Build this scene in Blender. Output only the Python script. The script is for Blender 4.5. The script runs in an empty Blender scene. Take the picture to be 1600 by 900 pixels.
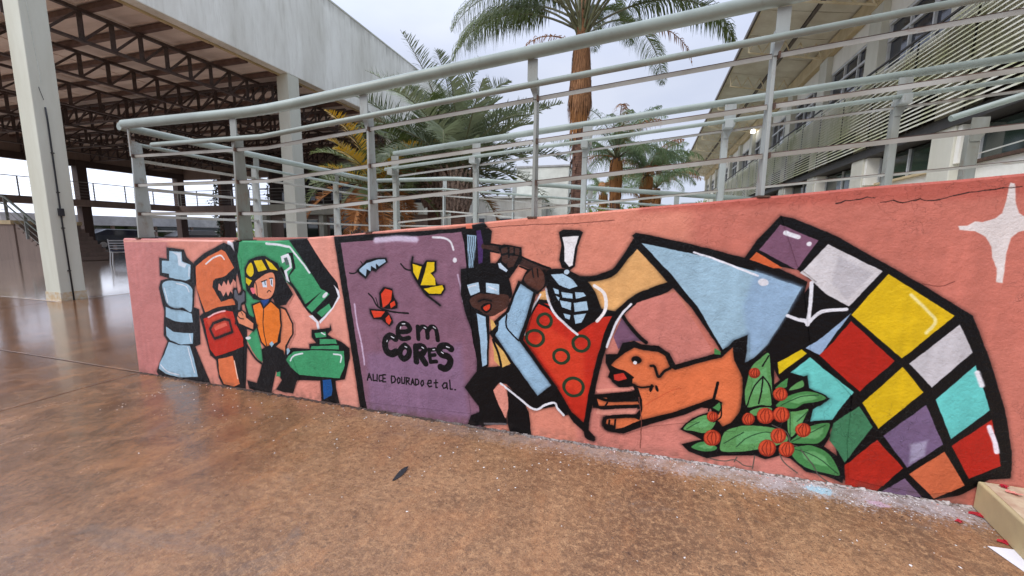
import bpy, bmesh, math, random
import numpy as np
from mathutils import Vector, Matrix
from mathutils.geometry import tessellate_polygon
random.seed(7)
R = math.radians
sc = bpy.context.scene
col = sc.collection

# ------------------------------------------------------------------ camera
cam = bpy.data.objects.new('camera', bpy.data.cameras.new('camera'))
col.objects.link(cam)
sc.camera = cam
F_PX, YAW, PITCH, ROLL, CAM_Y, CAM_Z = 608.895, -0.286773, 0.136702, 0.012955, -2.42083, 1.35
fwd0 = Vector((math.sin(YAW), math.cos(YAW), 0)); rt0 = Vector((math.cos(YAW), -math.sin(YAW), 0)); up0 = Vector((0, 0, 1))
fw = fwd0*math.cos(PITCH)-up0*math.sin(PITCH); up = up0*math.cos(PITCH)+fwd0*math.sin(PITCH)
rt = rt0*math.cos(ROLL)+up*math.sin(ROLL); up = up*math.cos(ROLL)-rt0*math.sin(ROLL)
cam.matrix_world = Matrix(((rt.x, up.x, -fw.x, 0), (rt.y, up.y, -fw.y, CAM_Y), (rt.z, up.z, -fw.z, CAM_Z), (0, 0, 0, 1)))
cam.data.sensor_width = 36
cam.data.lens = F_PX/1600*36
cam.data.clip_start = 0.05
cam.data.clip_end = 2000

# ------------------------------------------------------------------ world, sun, exposure
w = bpy.data.worlds.new('World'); sc.world = w; w.use_nodes = True
nt = w.node_tree; nt.nodes.clear()
SUN_EL, SUN_AZ = R(46), R(216)          # veiled sun high behind the photographer
sky = nt.nodes.new('ShaderNodeTexSky'); sky.sky_type = 'NISHITA'; sky.sun_disc = False
sky.sun_elevation = SUN_EL; sky.sun_rotation = SUN_AZ; sky.dust_density = 2.0
tc = nt.nodes.new('ShaderNodeTexCoord'); mp = nt.nodes.new('ShaderNodeMapping'); mp.inputs['Scale'].default_value = (1, 1, 2.6)
no = nt.nodes.new('ShaderNodeTexNoise'); no.inputs['Scale'].default_value = 1.7; no.inputs['Detail'].default_value = 5; no.inputs['Roughness'].default_value = .5
cr = nt.nodes.new('ShaderNodeValToRGB')
cr.color_ramp.elements[0].position = .36; cr.color_ramp.elements[0].color = (4.7, 5.25, 6.8, 1)
cr.color_ramp.elements[1].position = .66; cr.color_ramp.elements[1].color = (6.3, 6.7, 7.9, 1)
mx = nt.nodes.new('ShaderNodeMix'); mx.data_type = 'RGBA'; mx.inputs[0].default_value = .9
bg = nt.nodes.new('ShaderNodeBackground'); bg.inputs['Strength'].default_value = .1
ow = nt.nodes.new('ShaderNodeOutputWorld')
nt.links.new(tc.outputs['Generated'], mp.inputs['Vector']); nt.links.new(mp.outputs[0], no.inputs['Vector'])
nt.links.new(no.outputs['Fac'], cr.inputs['Fac']); nt.links.new(sky.outputs[0], mx.inputs[6]); nt.links.new(cr.outputs[0], mx.inputs[7])
sx_ = nt.nodes.new('ShaderNodeSeparateXYZ'); nt.links.new(tc.outputs['Generated'], sx_.inputs[0])
rmp = nt.nodes.new('ShaderNodeMapRange'); rmp.interpolation_type = 'SMOOTHSTEP'; rmp.inputs[1].default_value = .3; rmp.inputs[2].default_value = 1; rmp.inputs[3].default_value = .068; rmp.inputs[4].default_value = .2
rm2 = nt.nodes.new('ShaderNodeMapRange'); rm2.interpolation_type = 'SMOOTHSTEP'; rm2.inputs[1].default_value = -.45; rm2.inputs[2].default_value = -.97; rm2.inputs[3].default_value = 1; rm2.inputs[4].default_value = 1.9
mm_ = nt.nodes.new('ShaderNodeMath'); mm_.operation = 'MULTIPLY'        # the cloud deck is thinner and whiter towards the left-hand horizon
nt.links.new(sx_.outputs[0], rm2.inputs[0]); nt.links.new(sx_.outputs[2], rmp.inputs[0]); nt.links.new(rmp.outputs[0], mm_.inputs[0]); nt.links.new(rm2.outputs[0], mm_.inputs[1]); nt.links.new(mm_.outputs[0], bg.inputs['Strength'])
nt.links.new(mx.outputs[2], bg.inputs['Color']); nt.links.new(bg.outputs[0], ow.inputs['Surface'])
sl = bpy.data.lights.new('sun', 'SUN'); sl.energy = 1.25; sl.angle = R(40); sl.color = (1, .96, .9)
so = bpy.data.objects.new('sun', sl); col.objects.link(so)
sd = Vector((math.sin(SUN_AZ)*math.cos(SUN_EL), math.cos(SUN_AZ)*math.cos(SUN_EL), math.sin(SUN_EL)))
so.rotation_euler = sd.to_track_quat('Z', 'Y').to_euler(); so.location = (0, -6, 12)
sc.view_settings.view_transform = 'Standard'; sc.view_settings.look = 'None'
sc.view_settings.gamma = 1; sc.view_settings.exposure = 0.87
sc.render.engine = 'CYCLES'

# ------------------------------------------------------------------ materials
def srgb(r, g, b):
    f = lambda c: (c/255/12.92) if c <= 10 else ((c/255+.055)/1.055)**2.4
    return (f(r), f(g), f(b), 1)
class NT:
    def __init__(s, name):
        s.m = bpy.data.materials.new(name); s.m.use_nodes = True; s.t = s.m.node_tree
        s.b = s.t.nodes['Principled BSDF']; s._pos = None
    def n(s, typ, **kw):
        o = s.t.nodes.new(typ)
        for k, v in kw.items():
            if hasattr(o, k): setattr(o, k, v)
            else: o.inputs[k].default_value = v
        return o
    def l(s, a, b): s.t.links.new(a, b)
    def pos(s, scale=(1, 1, 1)):
        if s._pos is None: s._pos = s.n('ShaderNodeNewGeometry')
        mp = s.n('ShaderNodeMapping'); mp.inputs['Scale'].default_value = scale
        s.l(s._pos.outputs['Position'], mp.inputs['Vector']); return mp.outputs[0]
    def noise(s, scale, detail=4, rough=.55, vscale=(1, 1, 1), dist=0):
        o = s.n('ShaderNodeTexNoise'); o.inputs['Scale'].default_value = scale; o.inputs['Detail'].default_value = detail
        o.inputs['Roughness'].default_value = rough; o.inputs['Distortion'].default_value = dist
        s.l(s.pos(vscale), o.inputs['Vector']); return o.outputs['Fac']
    def ramp(s, fac, stops):
        o = s.n('ShaderNodeValToRGB'); e = o.color_ramp.elements
        while len(e) < len(stops): e.new(.5)
        for i, (p, c) in enumerate(stops):
            e[i].position = p; e[i].color = c if len(c) == 4 else tuple(c)+(1,)
        s.l(fac, o.inputs['Fac']); return o.outputs['Color']
    def step(s, fac, a, b): return s.ramp(fac, [(a, (0, 0, 0, 1)), (b, (1, 1, 1, 1))])
    def mix(s, f, a, b, mode='MIX'):
        o = s.n('ShaderNodeMix', data_type='RGBA', blend_type=mode)
        for v, i in ((f, 0), (a, 6), (b, 7)):
            if hasattr(v, 'node'): s.l(v, o.inputs[i])
            else: o.inputs[i].default_value = v
        return o.outputs[2]
    def math(s, op, a, b=0):
        o = s.n('ShaderNodeMath', operation=op)
        for v, i in ((a, 0), (b, 1)):
            if hasattr(v, 'node'): s.l(v, o.inputs[i])
            else: o.inputs[i].default_value = v
        return o.outputs[0]
    def bump(s, h, strength=.3, dist=.01):
        o = s.n('ShaderNodeBump'); o.inputs['Strength'].default_value = strength; o.inputs['Distance'].default_value = dist
        s.l(h, o.inputs['Height']); s.l(o.outputs[0], s.b.inputs['Normal'])
    def base(s, c):
        if hasattr(c, 'node'): s.l(c, s.b.inputs['Base Color'])
        else: s.b.inputs['Base Color'].default_value = c
    def rough(s, r):
        if hasattr(r, 'node'): s.l(r, s.b.inputs['Roughness'])
        else: s.b.inputs['Roughness'].default_value = r
def plain(name, c, c2=None, scale=6, rough=.6, bump=.15, bscale=60, vs=(1, 1, 1), metal=0, spec=None):
    k = NT(name); c2 = c2 or tuple(v*.72 for v in c[:3])+(1,)
    f = k.step(k.noise(scale, 5, .6, vs), .35, .68)
    k.base(k.mix(f, c, c2)); k.rough(rough); k.b.inputs['Metallic'].default_value = metal
    if spec is not None: k.b.inputs['Specular IOR Level'].default_value = spec
    if bump: k.bump(k.noise(bscale, 3), bump, .005)
    return k.m
def stained(name, c, dirt, rough=.8, streak=1.0, moss=None):
    k = NT(name)
    a = k.step(k.noise(1.2, 6, .65, (1, 1, .25)), .38, .75); b = k.step(k.noise(7, 6, .7, (1, 1, .12)), .5, .8)
    x = k.mix(a, c, k.mix(.5, c, dirt)); x = k.mix(k.math('MULTIPLY', b, .55*streak), x, dirt)
    if moss: x = k.mix(k.step(k.noise(2.1, 5, .7, (1, 1, .5)), .5, .72), x, moss)
    if name == 'weathered_white_render':        # rain-washed algae running down from the top edge
        sp = k.n('ShaderNodeSeparateXYZ'); k.l(k.pos(), sp.inputs[0])
        q = k.math('ADD', k.math('MULTIPLY', k.math('SUBTRACT', sp.outputs[2], 9.12), 1.1), k.math('MULTIPLY', k.noise(2.6, 6, .75, (1, 1, .1)), 1.5))
        x = k.mix(k.math('MULTIPLY', k.step(q, .45, 1.0), .6), x, srgb(104, 100, 84))
    k.base(x); k.rough(rough); k.bump(k.noise(45, 5, .7), .25, .006); return k.m

M = {}
M['fascia'] = stained('weathered_white_render', srgb(234, 235, 226), srgb(160, 156, 138), streak=.75)
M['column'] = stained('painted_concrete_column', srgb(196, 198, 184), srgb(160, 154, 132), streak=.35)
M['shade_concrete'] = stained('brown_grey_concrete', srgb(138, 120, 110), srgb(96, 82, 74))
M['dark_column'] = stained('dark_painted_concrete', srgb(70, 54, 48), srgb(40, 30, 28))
M['truss'] = plain('brown_truss_steel', srgb(84, 70, 66), srgb(62, 50, 46), 9, .6)
M['purlin'] = plain('brown_purlin_steel', srgb(112, 88, 78), srgb(84, 64, 58), 5, .6)
M['deck'] = plain('roof_sheet_underside', srgb(232, 218, 206), srgb(200, 184, 172), 2.5, .55, vs=(.15, 1, 1))
k = NT('grey_green_pipe_paint')
f = k.step(k.noise(26, 5, .7), .6, .74); g = k.step(k.noise(3, 4, .6), .4, .7)
k.base(k.mix(k.math('MULTIPLY', f, .35), k.mix(g, srgb(138, 148, 140), srgb(118, 126, 118)), srgb(104, 90, 74)))
k.rough(.42); k.bump(k.noise(90, 3), .12, .002); M['pipe'] = k.m
k = NT('pale_post_paint_with_rust')
f = k.step(k.noise(9, 6, .75, (1, 1, .5)), .55, .72); g = k.step(k.noise(2.5, 4, .6, (1, 1, .3)), .42, .66)
k.base(k.mix(k.math('MULTIPLY', f, .8), k.mix(g, srgb(146, 151, 148), srgb(112, 112, 102)), srgb(104, 78, 54)))
k.rough(.5); k.bump(k.noise(70, 4), .2, .003); M['post'] = k.m
k = NT('flat_bar_paint_rusted_at_the_joints')
f = k.step(k.noise(5, 6, .8, (1, 1, 4)), .6, .72); g = k.step(k.noise(1.4, 4, .6), .42, .6)
k.base(k.mix(k.math('MULTIPLY', f, .75), k.mix(g, srgb(160, 160, 154), srgb(132, 128, 118)), srgb(120, 72, 44)))
k.rough(.55); k.bump(k.noise(70, 4), .2, .003); M['bar'] = k.m
M['bar_dark'] = plain('rusty_bar_flange', srgb(84, 58, 46), srgb(60, 42, 36), 12, .7)
M['rust'] = plain('rusted_weld', srgb(92, 66, 50), srgb(60, 44, 36), 30, .8, .4)
M['pinkside'] = stained('pink_wall_paint', srgb(200, 126, 112), srgb(150, 92, 80), streak=.4)
M['beige'] = plain('beige_painted_concrete', srgb(186, 170, 128), srgb(166, 150, 116), 4, .7, .25)
M['beige_edge'] = plain('worn_beige_paint', srgb(196, 180, 150), srgb(170, 140, 116), 14, .7, .3)
M['frond'] = None
def leafmat(name, a, b, tr=.25, rough=.45):
    k = NT(name); oi = k.n('ShaderNodeObjectInfo')
    f = k.math('ADD', k.math('MULTIPLY', oi.outputs['Random'], .5), k.math('MULTIPLY', k.noise(3.5, 3), .6))
    k.base(k.mix(k.step(f, .25, .85), a, b)); k.rough(rough)
    t = k.n('ShaderNodeBsdfTranslucent'); t.inputs['Color'].default_value = b
    m = k.n('ShaderNodeMixShader'); m.inputs[0].default_value = tr
    out = k.t.nodes['Material Output']
    k.l(k.b.outputs[0], m.inputs[1]); k.l(t.outputs[0], m.inputs[2]); k.l(m.outputs[0], out.inputs['Surface']); return k.m
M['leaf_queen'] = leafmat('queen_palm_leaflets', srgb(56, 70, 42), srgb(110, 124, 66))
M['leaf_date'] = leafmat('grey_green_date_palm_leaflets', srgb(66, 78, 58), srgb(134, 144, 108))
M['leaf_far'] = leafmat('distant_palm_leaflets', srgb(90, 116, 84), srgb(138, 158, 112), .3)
M['leaf_yellow'] = leafmat('yellowing_palm_leaflets', srgb(150, 130, 40), srgb(206, 160, 40), .3)
M['leaf_dead'] = leafmat('dry_orange_brown_palm_leaflets', srgb(140, 92, 52), srgb(176, 122, 70), .15, .8)
M['leaf_bush'] = leafmat('bright_bush_leaves', srgb(96, 126, 54), srgb(158, 176, 84), .35)
M['leaf_vine'] = leafmat('dark_vine_leaves', srgb(36, 50, 32), srgb(62, 78, 44), .15)
M['rachis'] = plain('palm_rachis', srgb(118, 120, 84), srgb(90, 84, 60), 8, .5)
M['trunk'] = plain('palm_trunk_bark', srgb(120, 88, 72), srgb(70, 50, 44), 7, .9, .6, 30, (1, 1, 4))
M['skirt'] = plain('dry_orange_palm_fibre', srgb(168, 120, 80), srgb(96, 64, 44), 9, .9, .4, 40, (6, 6, .8))
M['boots'] = plain('grey_palm_leaf_bases', srgb(162, 142, 126), srgb(104, 86, 76), 14, .9, .4)
M['soffit'] = plain('olive_tan_soffit_panel', srgb(222, 217, 200), srgb(198, 190, 170), 1.4, .7, .1)
M['roofsteel'] = plain('cream_painted_bracket_steel', srgb(228, 216, 186), srgb(204, 186, 150), 4, .6)
M['darksteel_and_shade'] = plain('dark_grey_steel_and_slab_shade', srgb(58, 54, 50), srgb(40, 38, 36), 6, .6)
M['eave'] = plain('brown_gutter_edge', srgb(104, 92, 80), srgb(76, 68, 60), 3, .6)
M['bcol'] = stained('grey_beige_column_paint', srgb(204, 202, 188), srgb(170, 164, 140), streak=.3)
M['bwhite'] = stained('off_white_facade_paint', srgb(236, 233, 222), srgb(196, 188, 170), streak=.3)
M['btan'] = plain('tan_painted_beam', srgb(206, 186, 146), srgb(184, 164, 126), 2, .7)
M['mossy'] = stained('mossy_parapet_panel', srgb(236, 234, 220), srgb(180, 180, 150), streak=.6, moss=srgb(146, 150, 96))
M['slat'] = None
k = NT('pale_louvre_slat_with_moss')
f = k.step(k.noise(.9, 5, .7), .42, .62)
k.base(k.mix(k.math('MULTIPLY', f, .8), srgb(216, 214, 200), srgb(164, 168, 108))); k.rough(.6); k.bump(k.noise(30, 3), .15, .003); M['slat'] = k.m
def glassmat(name, c, rough=.06):
    k = NT(name); k.base(c); k.rough(rough); k.b.inputs['Specular IOR Level'].default_value = .8; return k.m
M['glass'] = glassmat('dark_blue_window_glass', srgb(34, 38, 52))
M['glass_green'] = glassmat('dark_green_window_glass', srgb(40, 52, 46))
M['frame'] = plain('white_window_frame', srgb(204, 206, 206), srgb(184, 184, 180), 5, .5, 0)
M['white'] = plain('white_wall_paint', srgb(216, 218, 210), srgb(196, 198, 190), 2, .7, .1)
M['dirtywhite'] = stained('streaked_white_wall', srgb(204, 204, 196), srgb(140, 136, 124), streak=1.2)
M['black'] = plain('black_plastic', srgb(34, 34, 38), srgb(26, 26, 30), 5, .5, 0)
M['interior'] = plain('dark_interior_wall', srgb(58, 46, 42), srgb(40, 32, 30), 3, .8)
M['carpaint'] = plain('dark_car_paint', srgb(44, 50, 60), srgb(38, 44, 54), 2, .2, 0, spec=.7)
M['tyre'] = plain('tyre_rubber', srgb(28, 28, 28), None, 5, .8, 0)
M['alloy'] = plain('alloy_rim', srgb(160, 162, 166), None, 5, .3, 0, metal=.8)
M['wire'] = plain('white_coated_wire', srgb(206, 208, 210), None, 5, .4, 0)
M['blue_cloth'] = plain('dark_blue_cloth', srgb(44, 50, 72), srgb(30, 34, 50), 12, .9, .2)
M['roofgrey'] = plain('grey_roof_fascia', srgb(176, 176, 176), srgb(150, 150, 150), 2, .7)
M['yellow'] = plain('yellow_board', srgb(224, 180, 30), srgb(200, 150, 24), 6, .6)
M['redtarp'] = plain('red_plastic', srgb(196, 40, 40), None, 6, .5)
M['hill'] = plain('far_garden_soil', srgb(120, 96, 70), srgb(84, 96, 60), 1.2, .9)
k = NT('lit_lamp'); k.b.inputs['Emission Color'].default_value = (1, 1, .96, 1); k.b.inputs['Emission Strength'].default_value = 3; M['lamp'] = k.m

# ---- wet brown concrete paving
def ground_mat(name, c_dry, c_mid, c_wet, wet_bias, shine=.14, film=.38):
    k = NT(name)
    big = k.noise(.55, 5, .6, dist=.6); mid = k.noise(4.2, 8, .74, dist=.5); fine = k.noise(38, 6, .8); grit = k.noise(150, 3, .7)
    sep = k.n('ShaderNodeSeparateXYZ'); k.l(k.pos(), sep.inputs[0]); X, Y = sep.outputs[0], sep.outputs[1]
    g = k.math('ADD', k.math('MULTIPLY', X, .115), wet_bias)                # drier towards the right-hand end of the wall
    dry = k.math('ADD', g, k.math('SUBTRACT', k.math('ADD', k.math('MULTIPLY', big, .9), k.math('MULTIPLY', mid, .5)), .7))
    d = k.step(dry, .12, .75)
    tone = k.mix(k.step(mid, .34, .62), c_wet, c_mid)
    tone = k.mix(d, tone, c_dry)
    patch = k.step(k.noise(1.05, 4, .6, dist=.5), .42, .6)
    tone = k.mix(k.math('MULTIPLY', patch, .7), tone, tuple(v*.62 for v in c_mid[:3])+(1,))
    rag = k.noise(23, 7, .82, (1, 1.3, 1), .6)
    tone = k.mix(k.math('MULTIPLY', k.step(rag, .47, .58), .55), tone, tuple(v*.42 for v in c_mid[:3])+(1,))
    tone = k.mix(k.math('MULTIPLY', k.step(k.noise(31, 7, .85, dist=.3), .49, .6), k.math('MULTIPLY', d, .6)), tone, srgb(198, 154, 110))
    tone = k.mix(k.math('MULTIPLY', k.step(k.noise(2.6, 7, .72, (1.6, 1, 1), .7), .5, .68), .34), tone, srgb(176, 120, 76))
    tone = k.mix(k.math('MULTIPLY', k.math('MULTIPLY', k.step(grit, .52, .62), d), .6), tone, srgb(66, 46, 34))
    tone = k.mix(k.math('MULTIPLY', k.step(k.noise(1.7, 6, .7, dist=1), .6, .7), .45), tone, srgb(104, 92, 84))
    ve = k.n('ShaderNodeTexVoronoi'); ve.feature = 'DISTANCE_TO_EDGE'; ve.inputs['Scale'].default_value = .42
    va = k.n('ShaderNodeVectorMath', operation='ADD'); vn = k.n('ShaderNodeTexNoise'); vn.inputs['Scale'].default_value = 2.2; vn.inputs['Detail'].default_value = 8; vn.inputs['Roughness'].default_value = .65
    k.l(k.pos(), vn.inputs['Vector']); k.l(k.pos(), va.inputs[0]); k.l(vn.outputs['Color'], va.inputs[1]); k.l(va.outputs[0], ve.inputs['Vector'])
    hair = k.math('MULTIPLY', k.ramp(ve.outputs['Distance'], [(0, (1, 1, 1)), (.0045, (0, 0, 0))]), k.step(k.noise(.8, 3), .45, .55))
    tone = k.mix(k.math('MULTIPLY', hair, .6), tone, srgb(54, 36, 28))
    vo = k.n('ShaderNodeTexVoronoi'); vo.inputs['Scale'].default_value = 13; vo.inputs['Randomness'].default_value = 1; k.l(k.pos(), vo.inputs['Vector'])
    spk = k.math('MULTIPLY', k.math('LESS_THAN', vo.outputs['Distance'], .13), k.step(k.noise(2.2, 2), .5, .6))
    tone = k.mix(k.math('MULTIPLY', spk, .5), tone, srgb(72, 52, 42))
    # white overspray and dust settled along the foot of the wall
    n1 = k.noise(3.5, 5, .7); n2 = k.noise(55, 5, .8)
    band = k.math('SUBTRACT', 1.0, k.math('MULTIPLY', k.math('ABSOLUTE', k.math('ADD', Y, .05)), 6.0))
    band = k.math('ADD', band, k.math('MULTIPLY', k.math('SUBTRACT', n1, .5), 1.1))
    gx = k.ramp(k.math('MULTIPLY', k.math('ADD', X, 3.0), .2), [(0, (0, 0, 0)), (.2, (.03, .03, .03)), (.4, (.18, .18, .18)), (.58, (.42, .42, .42)), (.8, (.95, .95, .95))])
    dust = k.math('MULTIPLY', k.step(k.math('ADD', band, k.math('MULTIPLY', k.math('SUBTRACT', n2, .5), 3.4)), .3, .62), gx)
    below = k.math('LESS_THAN', Y, .02)
    dust = k.math('MULTIPLY', dust, below)
    tone = k.mix(k.math('MULTIPLY', dust, .78), tone, k.mix(k.step(k.noise(9, 4, .7), .45, .6), srgb(184, 178, 180), srgb(140, 130, 126)))
    def blot(cx, cy, r, colr, lo=.45, hi=.62):
        dx = k.math('SUBTRACT', X, cx); dy = k.math('MULTIPLY', k.math('SUBTRACT', Y, cy), 1.7)
        q = k.math('SQRT', k.math('ADD', k.math('MULTIPLY', dx, dx), k.math('MULTIPLY', dy, dy)))
        q = k.math('SUBTRACT', 1.0, k.math('DIVIDE', q, r))
        q = k.math('MULTIPLY', q, k.noise(42, 5, .8)); return k.step(q, .3, .36), colr
    for args in ((1.06, -.08, .17, srgb(156, 196, 212)), (1.3, -.12, .12, srgb(190, 160, 176))):
        fct, cc = blot(*args); tone = k.mix(k.math('MULTIPLY', fct, .8), tone, cc)
    k.base(tone)
    rgh = k.ramp(k.math('ADD', dry, k.math('MULTIPLY', k.math('SUBTRACT', mid, .5), .55)), [(0, (shine*.8,)*3), (.3, (shine+.08,)*3), (.55, (.45,)*3), (.9, (.72,)*3)])
    k.rough(rgh)
    k.b.inputs['Specular IOR Level'].default_value = .62
    k.l(k.ramp(k.math('ADD', dry, k.math('MULTIPLY', k.math('SUBTRACT', mid, .5), .9)), [(0, (film,)*3), (.18, (film*.8,)*3), (.42, (0, 0, 0))]), k.b.inputs['Coat Weight'])
    k.b.inputs['Coat Roughness'].default_value = .09
    bc = k.n('ShaderNodeBump'); bc.inputs['Strength'].default_value = .12; bc.inputs['Distance'].default_value = .01; k.l(k.noise(6, 3), bc.inputs['Height']); k.l(bc.outputs[0], k.b.inputs['Coat Normal'])
    h = k.math('ADD', k.math('MULTIPLY', fine, .55), k.math('ADD', k.math('MULTIPLY', grit, .25), k.math('MULTIPLY', mid, .9)))
    bs = k.n('ShaderNodeBump'); bs.inputs['Distance'].default_value = .012
    k.l(k.ramp(dry, [(0, (.1,)*3), (.6, (.7,)*3)]), bs.inputs['Strength']); k.l(h, bs.inputs['Height']); k.l(bs.outputs[0], k.b.inputs['Normal'])
    return k.m
M['paving'] = ground_mat('wet_red_brown_concrete', srgb(158, 118, 82), srgb(124, 86, 58), srgb(86, 58, 43), .66)
M['hall_floor'] = ground_mat('wet_polished_hall_floor', srgb(216, 198, 182), srgb(208, 190, 174), srgb(190, 168, 152), .3, .05, 1.0)
M['path'] = plain('pale_bounce_path', srgb(196, 190, 178), srgb(170, 162, 148), 2, .8)
M['base_soil'] = plain('joint_soil', srgb(48, 32, 26), srgb(34, 24, 20), 10, .9)

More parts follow.
